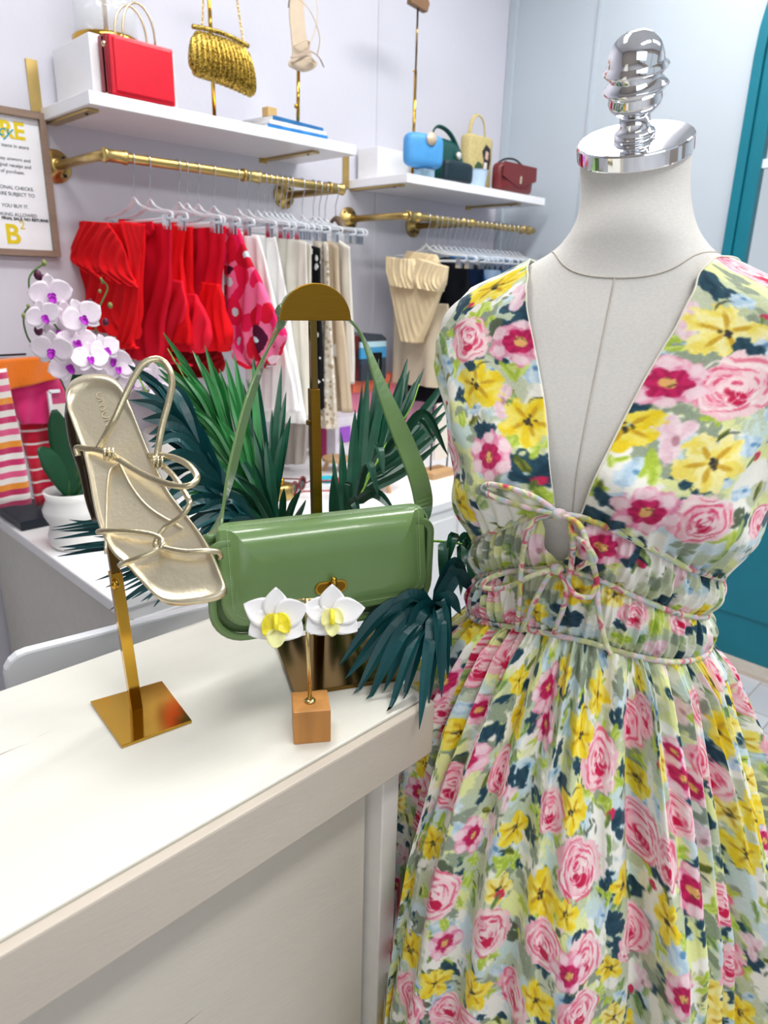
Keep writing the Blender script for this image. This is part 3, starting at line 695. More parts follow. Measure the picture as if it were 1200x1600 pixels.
# --- white and beige garments further along the rail
WD = [('white_dress', 'white dress closest to the poppy print top', 1.30, [(372, 362, 404, 368), (378, 440, 425, 450), (385, 560, 450, 565), (385, 640, 468, 645)], WHT),
      ('white_dress', 'white sleeveless dress under the metal clips, second from the poppy top', 1.35, [(398, 366, 430, 370), (402, 450, 446, 455), (402, 560, 462, 565), (402, 655, 478, 662)], WHT),
      ('cream_dress', 'cream satin dress in the middle of the white dresses', 1.42, [(432, 362, 478, 378), (432, 440, 480, 450), (436, 540, 486, 545), (440, 650, 490, 655)], CRM),
      ('cream_dress', 'cream dress right of the satin one, below the crowded hangers', 1.47, [(452, 372, 486, 382), (452, 460, 486, 465), (456, 560, 488, 565), (456, 640, 490, 642)], OFF),
      ('dotted_dress', 'black dress with white dots among the pale dresses', 1.51, [(480, 382, 500, 388), (482, 460, 500, 465), (484, 560, 504, 565), (486, 640, 505, 640)], DOTS),
      ('snake_print_dress', 'ivory and brown snake print dress hanging on the rail', 1.545, [(490, 368, 512, 380), (492, 460, 515, 465), (494, 560, 520, 565), (498, 640, 524, 642), (504, 668, 524, 670)], SNAKE),
      ('beige_dress', 'beige dress with a white tag near the rail end', 1.585, [(506, 372, 528, 385), (510, 440, 530, 450), (513, 540, 540, 545), (520, 640, 548, 645)], BEI),
      ('off_white_dress', 'off white dress at the right end of the rail', 1.63, [(522, 372, 546, 386), (527, 440, 548, 450), (530, 540, 552, 545), (532, 595, 552, 600)], OFF),
      ('fringed_skirt', 'pale fringed skirt below the white dresses', 1.50, [(425, 610, 478, 615), (425, 650, 480, 655), (424, 700, 478, 705), (426, 725, 474, 725)], fab('pale_fringe', '#d6ccc2', bscale=300, bump=1, stretch=(8, 8, .5)))]
for i, (nm, lb, X, rows, m) in enumerate(WD):
    garment(nm, lb, 'skirt' if 'skirt' in nm else 'dress', X, rows, m, 'dresses on the long rail', th=.02, fold=.009, lam=.05, seed=30+i)
tg = at(522, 548, 'x', 1.575)
tag(obj('price_tag', MB().box(tg, (.002, .034, .04), (V(1,0,0), V(0,.95,-.3).normalized(), V(0,.3,.95).normalized())), mat('tag_white', '#eef0f4', .5)), 'white price tag hanging on the beige dress', 'tag')
c0 = at(520, 330, 'x', 1.645); 
hgr = thing('wooden_hanger', c0, 'brown wooden hanger with a dark hook at the rail end', 'hanger')
X = 1.645
obj('hook', MB().tube([V(X, 1.885+.0155*math.cos(q), 1.79+.0155*math.sin(q)) for q in np.linspace(-.5, PI, 10)] + [V(X, 1.872, 1.77), V(X, 1.885, 1.74), V(X, 1.885, 1.70)], .0016, 6), WIRE, hgr, smooth=True)
obj('arm', MB().tube(spline([V(X, 1.84, 1.655), V(X, 1.86, 1.685), V(X, 1.885, 1.70), V(X, 1.91, 1.685), V(X, 1.93, 1.655)], 5), [(.006, .012)]*21, 8), mat('dark_walnut', '#5d4a3a', .45), hgr, smooth=True)

# --- corner rail
BUST = fab('cream_tulle', '#e3cfa9', var=.06, bump=.8, bscale=120)
bu = thing('cream_bustier', (2.07, Y2, 1.35), 'cream ruffled corset top at the near end of the corner rail', 'top')
garment('bodice', '', '', 2.08, [(603, 400, 700, 418), (607, 430, 695, 440), (614, 465, 684, 470), (622, 500, 670, 505), (631, 532, 656, 536)], BUST, parent=bu, th=.05, fold=.004, lam=.03, seed=50)
garment('ruffled_cup', '', '', 2.06, [(604, 402, 646, 405), (606, 425, 655, 430), (616, 446, 650, 452)], BUST, parent=bu, th=.05, fold=.008, lam=.02, seed=51)
garment('ruffled_cup', '', '', 2.06, [(654, 404, 700, 417), (648, 430, 696, 440), (655, 450, 688, 456)], BUST, parent=bu, th=.05, fold=.008, lam=.02, seed=52)
garment('shoulder_frill', '', '', 2.10, [(637, 392, 682, 398), (634, 405, 686, 412), (646, 420, 672, 424)], BUST, parent=bu, th=.04, fold=.006, lam=.02, seed=53)
garment('beige_trousers', 'beige trousers hanging behind the cream corset top', 'trousers', 2.13, [(616, 470, 700, 475), (616, 520, 708, 525), (614, 590, 712, 600), (614, 597, 712, 608)], fab('beige_trouser', '#cfc2ab'), th=.03, fold=.010, lam=.12, seed=54)
cols = [('black', '#0c1018'), ('black', '#10141c'), ('navy', '#15294a'), ('denim blue', '#3f78b0'), ('pale blue', '#a9c3dd'), ('navy', '#1c3358'), ('denim blue', '#2f64a0'), ('white', '#e6e8ee'), ('red', '#c02a3c'), ('pale blue', '#b7c7dc'), ('black', '#15171d'), ('red', '#d03a4a')]
for i, (cn, hx_) in enumerate(cols):
    X = 2.17 + .048*i; rr = random.Random(100+i); top = 1.60 + rr.uniform(-.02, .02)
    y0, y1 = 2.07, 1.70
    P = []; N = 26; M = 32; p1 = rr.uniform(0, 6)
    for a in range(N):
        t = a/(N-1); z = top - .55*t; sp = min(1, .35 + 2.2*t) if i % 2 else min(1, .8+.5*t); row = []
        for k in range(2*M):
            q = 2*PI*k/(2*M); s = .5*math.cos(q)
            y = (y0+y1)/2 + s*(y1-y0)*sp
            row.append(V(X + .007*math.sin(y*70+p1+t*2)*(.4+t) + .011*math.copysign(abs(math.sin(q))**.5, math.sin(q)), y, z - .02*abs(s)*(1-t)))
        P.append(row)
    mb = MB().grid(P, closed=True); mb.f.append(tuple(range(2*M))[::-1]); mb.f.append(tuple((N-1)*2*M+k for k in range(2*M)))
    tag(obj('hanging_shirt', mb, fab('top_'+cn.replace(' ', '_'), hx_), smooth=True), f'{cn} shirt on the corner rail, {["nearest", "second", "third", "fourth", "fifth", "sixth", "seventh", "eighth", "ninth", "tenth", "eleventh", "farthest"][i]} behind the cream corset', 'shirt', 'shirts on the corner rail')
# ================================================================= things on the white cabinet
CT = .85
# --- towels on a black rack
rack = thing('towel_rack', (.62, 1.98, CT), 'black metal countertop rack draped with towels at left', 'rack')
ra, rb = at(-60, 585, 'y', 2.02), at(52, 562, 'y', 2.02); ra.z = rb.z = 1.285
m = MB().tube([ra, rb], .005, 10).tube([ra+V(0, .05, .006), rb+V(0, .05, .006)], .003, 8)
m.tube([rb, V(rb.x, rb.y, CT+.03)], .005, 10)
obj('bars', m, BLACK, rack, smooth=True)
obj('base', MB().box((.66, 2.0, CT+.013), (.20, .20, .026), bev=.004), mat('black_base', '#14202a', .4), rack)
def towel(name, label, px, rows, m, y=1.99, th=.02, **k):
    X0 = None
    L = [at(a, b, 'y', y) for a, b, c, d in rows]; R = [at(c, d, 'y', y) for a, b, c, d in rows]
    Ls, Rs = spline(L, 6), spline(R, 6); P = []; M = 30; N = len(Ls)
    for i in range(N):
        row = []
        for q in range(2*M):
            a = 2*PI*q/(2*M); s = .5+.5*math.copysign(abs(math.cos(a))**.7, math.cos(a)); c = Ls[i].lerp(Rs[i], s)
            row.append(c + V(0, th/2*math.copysign(abs(math.sin(a))**.5, math.sin(a)) + .004*math.sin(s*14+i*.3), 0))
        P.append(row)
    mb = MB().grid(P, closed=True); mb.f.append(tuple(range(2*M))[::-1]); mb.f.append(tuple((N-1)*2*M+q for q in range(2*M)))
    return tag(obj(name, mb, m, smooth=True), label, 'towel', 'towels on the rack')
TW = dict(rough=.95, bump=1, bscale=500, sheen=.5)
towel('orange_towel', 'orange towel folded over the top of the rack', 0, [(-40, 565, 76, 556), (-35, 590, 82, 575), (-10, 612, 88, 590)], fab('orange_terry', '#f07a14', **TW), y=1.955, th=.05)
towel('pink_towel', 'hot pink towel hanging below the orange one', 0, [(5, 600, 92, 585), (18, 625, 98, 605), (25, 650, 104, 640), (32, 662, 106, 658)], fab('pink_terry', '#ea2f7c', **TW), y=1.97, th=.04)
def striped(name, cols, n, ax='Z'):
    m = fab(name, cols[0], **TW); nt = m.node_tree; p = nt.nodes['Principled BSDF']; tc = nt.nodes['Texture Coordinate']
    sp = nt.nodes.new('ShaderNodeSeparateXYZ'); nt.links.new(tc.outputs['Object'], sp.inputs[0])
    mm = nt.nodes.new('ShaderNodeMath'); mm.operation = 'MULTIPLY'; mm.inputs[1].default_value = n; nt.links.new(sp.outputs[ax], mm.inputs[0])
    fr = nt.nodes.new('ShaderNodeMath'); fr.operation = 'FRACT'; nt.links.new(mm.outputs[0], fr.inputs[0])
    rp = nt.nodes.new('ShaderNodeValToRGB'); rp.color_ramp.interpolation = 'CONSTANT'; el = rp.color_ramp.elements
    pos = [0] + [k/len(cols) for k in range(1, len(cols))]
    for i, c in enumerate(cols):
        e = el[i] if i < 2 else el.new(pos[i]); e.position = pos[i]; e.color = (*S2L(c), 1)
    nt.links.new(fr.outputs[0], rp.inputs[0]); nt.links.new(rp.outputs[0], p.inputs['Base Color']); return m
towel('red_striped_towel', 'red towel with fine white stripes at its lower end', 0, [(30, 655, 108, 650), (36, 690, 110, 690), (45, 730, 112, 725), (55, 790, 112, 775)], striped('red_white_stripe', ['#c8102e', '#c8102e', '#d4143a', '#d4143a', '#d4143a', '#f2e6e2'], 28), y=1.985, th=.03)
towel('checked_towel', 'pink orange and white checked towel hanging at the left edge', 0, [(-60, 585, 10, 575), (-55, 640, 22, 640), (-50, 700, 34, 700), (-40, 795, 50, 785)], striped('pink_check', ['#d4306c', '#f3ece6', '#c42a60', '#f0962e', '#f4ece4', '#e85a8a', '#f4ece4'], 9), y=1.93, th=.03)
# --- small framed card between towels and sandal
fc = thing('white_frame_card', (.79, 1.95, CT), 'small white framed card standing beside the towels', 'picture frame')
A, B = at(76, 612, 'y', 1.93), at(106, 720, 'y', 1.93)
mb = MB(); w_ = .008
mb.box(((A.x+B.x)/2, 1.93, A.z), (B.x-A.x, .01, w_)).box((A.x, 1.93, (A.z+CT)/2), (w_, .01, A.z-CT)).box((B.x+.03, 1.93, (A.z+CT)/2), (w_, .01, A.z-CT)).box(((A.x+B.x)/2+.015, 1.93, CT+.004), (B.x-A.x+.03, .01, .008))
obj('frame', mb, mat('white_frame', '#eef0f4', .4), fc)
obj('card', MB().box(((A.x+B.x)/2+.015, 1.933, (A.z+CT)/2), (B.x-A.x+.03, .003, A.z-CT-.01)), striped('card_print', ['#efe8e0', '#d24a7a', '#e9c04a', '#cfd8e6'], 7), fc)

# --- orchid
def petal(mb, c, ax, L, W, ang, cup=.15, th=.0012, n=8, tip=1.0, zoff=0, notch=0):
    """flat-ish cupped petal with real thickness; ax=(X,Y,N) flower frame"""
    X, Y, N = ax; d = X*math.cos(ang) + Y*math.sin(ang); s = d.cross(N)
    P = []; Q_ = []
    for i in range(n+1):
        t = i/n; wd = W/2*(math.sin(PI*min(1, t**.75*.97+.03))**.62)
        if tip < 1 and t > .5: wd *= (1-(1-tip)*((t-.5)/.5)**2)
        row = []; row2 = []
        for j in range(-4, 5):
            u = j/4
            p = c + d*(L*t) + s*(wd*u) + N*(zoff + cup*L*(t*t*.6 + u*u*.35*math.sin(PI*t)) )
            row.append(p); row2.append(p - N*th)
        P.append(row); Q_.append(row2)
    b = len(mb.v); m_ = 9
    mb.grid(P); mb.grid([r[::-1] for r in Q_])
    n0 = b; n1 = b+(n+1)*m_
    for i in range(n):   # edges
        mb.f.append((n0+i*m_, n0+(i+1)*m_, n1+(i+1)*m_+8, n1+i*m_+8)); mb.f.append((n0+i*m_+8, n1+i*m_, n1+(i+1)*m_, n0+(i+1)*m_+8))
    mb.f.append(tuple([n0+n*m_+k for k in range(m_)] + [n1+n*m_+k for k in range(m_)]))
ORW = mat('orchid_white_petal', '#f3e6f0', .55, var=.05, nscale=50, sheen=.2); ORP = mat('orchid_violet_lip', '#b41fc0', .5, var=.15, nscale=60)
GRN = mat('stem_green', '#4c6a34', .5, var=.1); ORL = mat('orchid_leaf', '#144a2c', .4, var=.1); BUD = mat('dark_orchid_bud', '#4a1030', .4, var=.15); BUDG = mat('green_bud', '#7f8a4c', .5)
pc = V(.632, 1.715, CT)
orc = thing('orchid', pc, 'white and violet potted orchid with arching flower stems behind the sandal', 'plant')
obj('pot', MB().lathe(pc, [(.055, 0), (.062, .01), (.066, .035), (.058, .06), (.070, .085), (.072, .10), (.060, .125), (.066, .145), (.060, .145), (.054, .125), (.06, .10), (0, .10)], 40), mat('white_glazed_pot', '#f1efec', .22, var=.01), orc, smooth=True)
obj('soil', MB().lathe(pc, [(.058, .118), (.03, .124), (0, .126)], 24), mat('dark_moss', '#1d2418', .9, var=.3), orc)
for (x, y, hx_, L) in ((60, 700, 0, 1), (128, 560, 0, 1), (85, 640, 0, 1), (200, 680, 0, 1)):
    tip = at(x, y, 'y', 1.72); base = pc+V(0, 0, .12); mid = base.lerp(tip, .55)+V(0, 0, .02)
    pts = spline([base, mid, tip], 8); n = len(pts)
    obj('leaf', MB().tube(pts, [(.0015, .003+.026*math.sin(PI*min(1, (i+.6)/n))**.8) for i in range(n)], 10, flat=V(-.3, -.6, .8)), ORL, orc, smooth=True)
def pxs(L, y, wob=.0): return [at(a, b, 'y', y+wob*math.sin(i)) for i, (a, b) in enumerate(L)]
ST1 = [pc+V(0, 0, .12)] + pxs([(135, 650), (118, 560), (80, 500), (52, 470), (45, 440), (52, 424), (68, 412)], 1.70)
ST2 = [pc+V(.01, 0, .12)] + pxs([(150, 640), (160, 560), (190, 565), (240, 590), (255, 600)], 1.68)
ST3 = [pc+V(-.01, 0, .12)] + pxs([(110, 640), (75, 560), (48, 535), (38, 510), (38, 490), (46, 478)], 1.72)
ST4 = pxs([(150, 520), (148, 495), (160, 470), (168, 450), (160, 438)], 1.69)
for s_ in (ST1, ST2, ST3, ST4): obj('stem', MB().tube(spline(s_, 6), .0022, 8), GRN, orc, smooth=True)
for (x, y, r, dk) in ((69, 411, .006, 0), (59, 430, .009, 1), (67, 437, .009, 1), (38, 494, .006, 0), (44, 478, .004, 0), (60, 516, .010, 1), (156, 455, .004, 0), (172, 477, .006, 0), (160, 440, .004, 0), (141, 472, .007, 1), (165, 503, .008, 1), (158, 436, .003, 0)):
    c = at(x, y, 'y', 1.70); obj('bud', MB().lathe(c, [(0, -r*1.3), (r*.7, -r*.9), (r, 0), (r*.7, r*.9), (0, r*1.3)], 12), BUD if dk else BUDG, orc, smooth=True)
BL = [(78, 458, .062, .3), (66, 492, .050, .9), (100, 497, .058, .2), (128, 495, .060, 1.2), (82, 545, .060, -.2), (118, 535, .062, .4), (105, 570, .060, 1.0), (150, 585, .040, .3), (163, 545, .050, .8), (185, 575, .050, .1), (178, 560, .052, -.6), (205, 598, .045, .8), (240, 590, .058, .1), (252, 612, .04, .9), (140, 560, .055, 0), (95, 515, .05, .5)]
for i, (x, y, s_, tw) in enumerate(BL):
    r_ = random.Random(i); c = at(x, y, 'y', 1.675 + r_.uniform(-.03, .03))
    nrm = (CAM - c).normalized() + V(r_.uniform(-.5, .5), r_.uniform(-.3, .3), r_.uniform(-.4, .25))
    X, Y, N = frame(nrm); tw *= .35
    X2 = X*math.cos(tw)+Y*math.sin(tw); Y2_ = Y*math.cos(tw)-X*math.sin(tw); ax = (X2, Y2_, N)
    mb = MB()
    for k, (an, L, W, zo) in enumerate(((PI/2, .9, .62, 0), (-PI*.72, .85, .55, 0), (-PI*.28, .85, .55, 0), (.12, 1.0, 1.05, .002), (PI-.12, 1.0, 1.05, .002))):
        petal(mb, c, ax, s_*.80*L, s_*.86*W, an, cup=.14, zoff=zo, n=6)
    b = obj('blossom', mb, ORW, orc, smooth=True)
    lp = MB(); petal(lp, c+N*.004, ax, s_*.34, s_*.28, -PI/2, cup=.9, zoff=.003, n=5); petal(lp, c+N*.004, ax, s_*.17, s_*.14, -.4, cup=.9, zoff=.003, n=4); petal(lp, c+N*.004, ax, s_*.17, s_*.14, PI+.4, cup=.9, zoff=.003, n=4)
    obj('lip', lp, ORP, b, smooth=True)

# --- palm in a floor planter behind the counter
PALM = mat('palm_leaf_green', '#0a4833', .38, var=.22, nscale=25); PALM2 = mat('palm_leaf_light_green', '#1f7032', .38, var=.2, nscale=25); PALM3 = mat('palm_leaf_blue_green', '#0a4246', .38, var=.2, nscale=25)
PALMB = mat('palm_rib_lime', '#7fae3a', .5)
pb = V(.80, 1.06, 0)
pm = thing('palm_plant', pb, 'artificial palm with dark green fronds spreading around the green handbag', 'plant')
obj('planter', MB().lathe(pb, [(.12, 0), (.13, .02), (.16, .62), (.165, .64), (.15, .64), (.145, .60), (0, .60)], 40), mat('white_planter', '#e8e6e2', .35), pm, smooth=True)
obj('soil', MB().lathe(pb, [(.147, .60), (.07, .61), (0, .615)], 24), mat('dark_soil', '#241d16', .95, var=.3), pm)
obj('trunk', MB().tube([pb+V(0, 0, .6), pb+V(-.01, -.02, .75), pb+V(-.03, -.08, .90)], [.03, .028, .02], 12), mat('palm_trunk', '#4c4a32', .8, bump=.6, bscale=60), pm, smooth=True)
crown = pb+V(-.03, -.08, .88)
def leaflet(mb, a, mid, b, w, up, th=.0012):
    pts = spline([a, mid, b], 7); n = len(pts); U = []; 
    rows = []
    for i, p in enumerate(pts):
        t = i/(n-1); d = (pts[min(n-1, i+1)]-pts[max(0, i-1)]).normalized(); s = d.cross(up)
        if s.length < 1e-4: s = d.orthogonal()
        s.normalize(); nn_ = s.cross(d).normalized()
        ww = w/2*max(.06, min(1, t/.18+.22)*(1-t**5)**.8*(1 if t < .6 else 1-.35*((t-.6)*2.5)**1.5))
        if i == n-1: ww = w*.02
        rows.append([p - s*ww + nn_*ww*.25, p - nn_*ww*.18, p + s*ww + nn_*ww*.25, p + s*ww*.9 + nn_*(ww*.25-th), p - nn_*(ww*.18+th), p - s*ww*.9 + nn_*(ww*.25-th)])
    for r_ in rows:
        for q in r_:
            if q.z < CZ+.004 and CY0-.004 < q.y < CY1 and q.x < CX1+.004: q.z = CZ+.004
    mb.grid(rows, closed=True); b0 = len(mb.v)-6; mb.f.append(tuple(range(b0, b0+6)))
def frond(rachis, leaves, m, w=.02, r=.004, up=None):
    """rachis: 3D points; leaves: list of (t along rachis, tip point, bend)"""
    R_ = spline(rachis, 8)
    f = obj('frond', (lambda q: q)(MB()), m, pm) if False else None
    mb = MB()
    for (t, tip, bend, ww) in leaves:
        a = R_[min(len(R_)-1, int(t*(len(R_)-1)))]
        mid = a.lerp(tip, .5) + bend
        vw = (CAM-mid).normalized(); jit = V(rnd.uniform(-.6, .6), rnd.uniform(-.6, .6), rnd.uniform(-.2, .6))
        leaflet(mb, a, mid, tip, ww, (vw+jit).normalized())
    fo = obj('frond', mb, m, pm, smooth=False)
    obj('rib', MB().tube(R_, [r*(1-.7*i/len(R_)) for i in range(len(R_))], 8), PALMB, fo, smooth=True)
def D(x, y, d): return dist(x, y, d)
# upright fan behind the bag's left side (bright green)
def fan(rpts, tips, m, w, bend=V(0,0,.02), ts=(.35, 1.0), r=.003, k=.62, wk=.66, ex=True):
    ra_ = [crown] + [D(*p) for p in rpts]
    n = len(tips); L = []
    for i, tp in enumerate(tips):
        t = ts[0] + (ts[1]-ts[0])*(i/(max(1, n-1)))
        L.append(((tp[3] if len(tp) > 3 else t)*k, D(*tp[:3]), bend*rnd.uniform(.4, 1.3), w*wk*rnd.uniform(.8, 1.15)))
    extra = []
    for (t1, a1, b1, w1), (t2, a2, b2, w2) in zip(L[:-1], L[1:]):
        if ex and (a1-a2).length < .16:
            q = rnd.uniform(.35, .65); extra.append((t1+(t2-t1)*q, a1.lerp(a2, q) + V(rnd.uniform(-.015, .015), rnd.uniform(-.01, .03), rnd.uniform(-.025, .015)), b1*1.3, w1*.85))
    frond(ra_, L+extra, m, w, r)
fan([(430, 860, 1.1), (390, 770, 1.14), (350, 690, 1.18), (300, 610, 1.22), (262, 545, 1.25)],
    [(255, 520, 1.24, 1), (247, 575, 1.2, .95), (275, 556, 1.2, .95), (285, 585, 1.18, .9), (301, 548, 1.2, .85), (320, 540, 1.2, .8), (318, 575, 1.17, .8), (270, 640, 1.2, .8), (268, 600, 1.2, .88), (262, 668, 1.16, .72), (352, 560, 1.18, .6), (366, 552, 1.2, .6), (290, 700, 1.12, .6), (300, 735, 1.1, .5), (285, 662, 1.16, .7), (355, 600, 1.15, .62), (280, 770, 1.08, .45), (310, 790, 1.08, .35), (395, 560, 1.2, .5), (370, 640, 1.15, .5), (338, 650, 1.1, .68)], PALM2, .021, V(0,0,.02))
fan([(440, 860, 1.12), (420, 800, 1.14), (410, 760, 1.16)],
    [(447, 612, 1.18, 1), (440, 570, 1.2, 1), (425, 640, 1.16, .9), (396, 556, 1.2, .9), (380, 600, 1.18, .9), (415, 690, 1.12, .8), (454, 650, 1.14, 1), (360, 690, 1.12, .8), (470, 765, 1.05, .6), (478, 782, 1.03, .5), (350, 730, 1.08, .7), (340, 760, 1.05, .6), (352, 800, 1.0, .5), (370, 745, 1.04, .7), (395, 720, 1.07, .8), (335, 830, 1.0, .4), (405, 785, 1.0, .4)], PALM, .022, V(0,0,.015))
# broad dark frond behind the sandal
fan([(420, 850, 1.06), (360, 780, 1.04), (300, 700, 1.02), (240, 630, 1.0), (212, 580, 1.0)],
    [(200, 570, 1.0, 1), (212, 610, .99, .95), (222, 655, .98, .9), (232, 690, .98, .85), (240, 730, .97, .8), (262, 770, .97, .7), (275, 810, .97, .62), (300, 850, .97, .55), (330, 880, .97, .45), (255, 600, 1.03, .9), (275, 625, 1.04, .85), (250, 680, .99, .85), (285, 650, 1.04, .75), (262, 720, .98, .75), (290, 760, .98, .65), (310, 800, .98, .55), (330, 840, .99, .45), (300, 690, 1.03, .68), (235, 640, 1.0, .95), (280, 840, .96, .5), (250, 790, .96, .7), (340, 790, 1.0, .5), (345, 850, 1.0, .4)], PALM3, .030, V(.0,0,.022))
# low frond reaching left below the orchid pot
fan([(420, 900, 1.0), (330, 880, .98), (270, 860, .97), (225, 858, .97)],
    [(84, 842, 1.0, 1), (92, 830, 1.0, 1), (108, 812, 1.0, .97), (92, 855, .99, 1), (120, 858, .98, .97), (150, 800, 1.0, .9), (140, 850, .98, .95), (175, 905, .95, .9), (165, 918, .94, .86), (190, 925, .94, .84), (220, 940, .93, .8), (240, 948, .92, .76), (200, 900, .95, .84)], PALM3, .014, V(0,0,.018))
# right upright frond
fan([(520, 860, 1.08), (560, 780, 1.1), (600, 700, 1.13), (640, 640, 1.16), (655, 600, 1.18)],
    [(663, 575, 1.2, 1), (637, 560, 1.18, .95), (630, 590, 1.16, .9), (640, 578, 1.18, .92), (690, 610, 1.18, .9), (700, 590, 1.2, .95), (690, 655, 1.15, .8), (566, 602, 1.15, .6), (592, 560, 1.18, .75), (600, 600, 1.15, .7), (555, 640, 1.12, .55), (535, 690, 1.08, .45), (520, 740, 1.05, .38), (610, 590, 1.16, .75), (700, 640, 1.15, .8), (690, 690, 1.12, .7), (575, 580, 1.15, .65)], PALM, .026, V(0,0,-.012))
# curled small leaves on the right
fan([(530, 850, 1.04), (560, 770, 1.06), (600, 710, 1.08), (640, 690, 1.08)],
    [(592, 778, .99, .55), (600, 745, 1.0, .7), (618, 800, .97, .5), (655, 755, 1.0, .85), (545, 800, 1.0, .4), (700, 712, 1.05, 1), (562, 810, .97, .35), (680, 690, 1.06, 1), (640, 740, 1.02, .9)], PALM, .020, V(0,0,.045), k=.9, wk=.7, ex=False)
# frond drooping right and low beside the dress
fan([(560, 900, .98), (640, 850, .95), (720, 850, .93), (760, 870, .92)],
    [(735, 880, .9, .95), (745, 905, .9, .9), (720, 930, .89, .85), (745, 950, .88, .9), (700, 880, .9, .8), (760, 860, .93, 1), (690, 920, .88, .75), (735, 860, .93, .85), (770, 900, .92, 1)], PALM, .024, V(0,0,.02), k=.9, wk=.6, ex=False)
fan([(560, 920, .95), (620, 905, .92), (665, 930, .86), (680, 950, .84)],
    [(552, 1092, .80, 1), (572, 1104, .79, 1), (604, 1127, .77, 1), (655, 1140, .76, 1), (540, 1060, .81, .95), (530, 1040, .82, .9), (560, 1040, .82, .95), (600, 1080, .80, 1), (590, 1010, .83, .9), (630, 1098, .79, 1), (700, 1060, .80, 1), (705, 1010, .82, 1), (720, 960, .84, 1), (740, 925, .86, 1), (730, 895, .87, .95), (690, 1090, .79, 1), (560, 985, .85, .8), (545, 1010, .84, .85), (625, 1040, .81, 1), (575, 960, .86, .75), (670, 1100, .79, 1)], PALM3, .028, V(0,0,.03), k=1, wk=.62, ex=False)

# --- small merchandise on the cabinet
WOOD = mat('light_oak', '#c9a072', .5, var=.1, nscale=12, stretch=(1, 1, 8))
def on(x, y): return at(x, y, 'z', CT)
c = on(440, 778); gbx = thing('gold_lidded_box', c, 'gold round lidded jar with a knob behind the palm leaves', 'jar')
obj('body', MB().lathe(c, [(.036, 0), (.038, .004), (.038, .035), (.036, .037), (0, .037)], 32), BRASSB, gbx, smooth=True)
obj('lid', MB().lathe(c, [(.040, .037), (.040, .043), (.012, .046), (0, .046)], 32), BRASSB, gbx, smooth=True)
obj('knob', MB().lathe(c, [(.008, .046), (.011, .056), (.007, .063), (0, .065)], 20), BRASS, gbx, smooth=True)
c = on(385, 765); tag(obj('turquoise_ball', MB().lathe(c, [(.012, 0), (.026, .012), (.03, .028), (.02, .046), (0, .052)], 24), mat('turquoise_glaze', '#2cb3c4', .3), smooth=True), 'turquoise round ornament next to the gold jar', 'ornament')
def glasses(c, rz, label, col):
    t = thing('sunglasses', c, label, 'sunglasses'); X = V(math.cos(rz), math.sin(rz), 0); Y_ = V(-math.sin(rz), math.cos(rz), 0)
    mm_ = mat('glasses_'+col[1:], col, .2, var=.3, nscale=80)
    for s in (-1, 1):
        q = [c + X*(s*.033 + .026*math.cos(a)) + V(0, 0, .024+.02*math.sin(a)) for a in np.linspace(0, 2*PI, 20)[:-1]]
        f = obj('rim', MB().tube(q, .0035, 8, closed=True), mm_, t, smooth=True)
        obj('lens', MB().prism(q, Y_*.001), mat('dark_lens', '#1a1416', .1), f)
        obj('temple', MB().tube([c+X*s*.060+V(0,0,.03), c+X*s*.062+Y_*.10+V(0,0,.022), c+X*s*.06+Y_*.13+V(0,0,.006)], [(.003, .002)]*3, 8), mm_, t, smooth=True)
    obj('bridge', MB().tube([c-X*.008+V(0,0,.028), c+V(0,0,.031), c+X*.008+V(0,0,.028)], .0025, 8), mm_, t, smooth=True)
glasses(on(466, 770), .5, 'red and black sunglasses lying left of the bag stand pole', '#7a1c22')
glasses(on(527, 772), .7, 'red speckled sunglasses lying right of the bag stand pole', '#a8232a')
c = on(512, 752); tag(obj('turquoise_dish', MB().lathe(c, [(.02, 0), (.032, .012), (.034, .012), (.022, -0.0+.003), (0, .003)], 24), mat('turquoise_glaze', '#2cb3c4', .3), smooth=True), 'small turquoise dish behind the red sunglasses', 'dish')
c = on(455, 815); tag(obj('gold_bracelet', MB().tube([c+V(.022*math.cos(q), .022*math.sin(q), .004) for q in np.linspace(0, 2*PI, 20)[:-1]], .004, 8, closed=True), BRASS, smooth=True), 'gold bracelet lying on the white cabinet near the front', 'bracelet')
# wooden stools and easels
def stool(x, y, w, h, label, m=WOOD):
    c = on(x, y); t = thing('wooden_riser', c, label, 'riser')
    obj('top', MB().lathe(c, [(w, h-.012), (w, h), (0, h)], 32), m, t)
    for k in range(3):
        q = k*2*PI/3+.5; obj('leg', MB().tube([c+V(w*.9*math.cos(q), w*.9*math.sin(q), 0), c+V(w*.55*math.cos(q), w*.55*math.sin(q), h-.012)], [(.007, .007)]*2, 8), m, t)
stool(592, 765, .055, .075, 'small three legged wooden riser between palm leaves and dress')
stool(525, 735, .05, .05, 'low round wooden riser under the pink boxes')
c = on(672, 745); rk = thing('black_wire_stand', c, 'thin black wire display stand right of the green strap', 'stand')
obj('base', MB().box(c+V(.03, 0, .012), (.12, .08, .024), bev=.002), WOOD, rk)
obj('wire', MB().tube([c+V(.0, 0, .02), c+V(0, 0, .30)], .003, 8).tube([c+V(0, 0, .30), c+V(.09, 0, .30)], .003, 8).tube([c+V(.09, 0, .30), c+V(.09, 0, .02)], .003, 8), BLACK, rk)
obj('hanging_card', MB().box(c+V(.045, -.006, .16), (.07, .004, .20)), mat('cream_card', '#efe4d6', .6), rk)
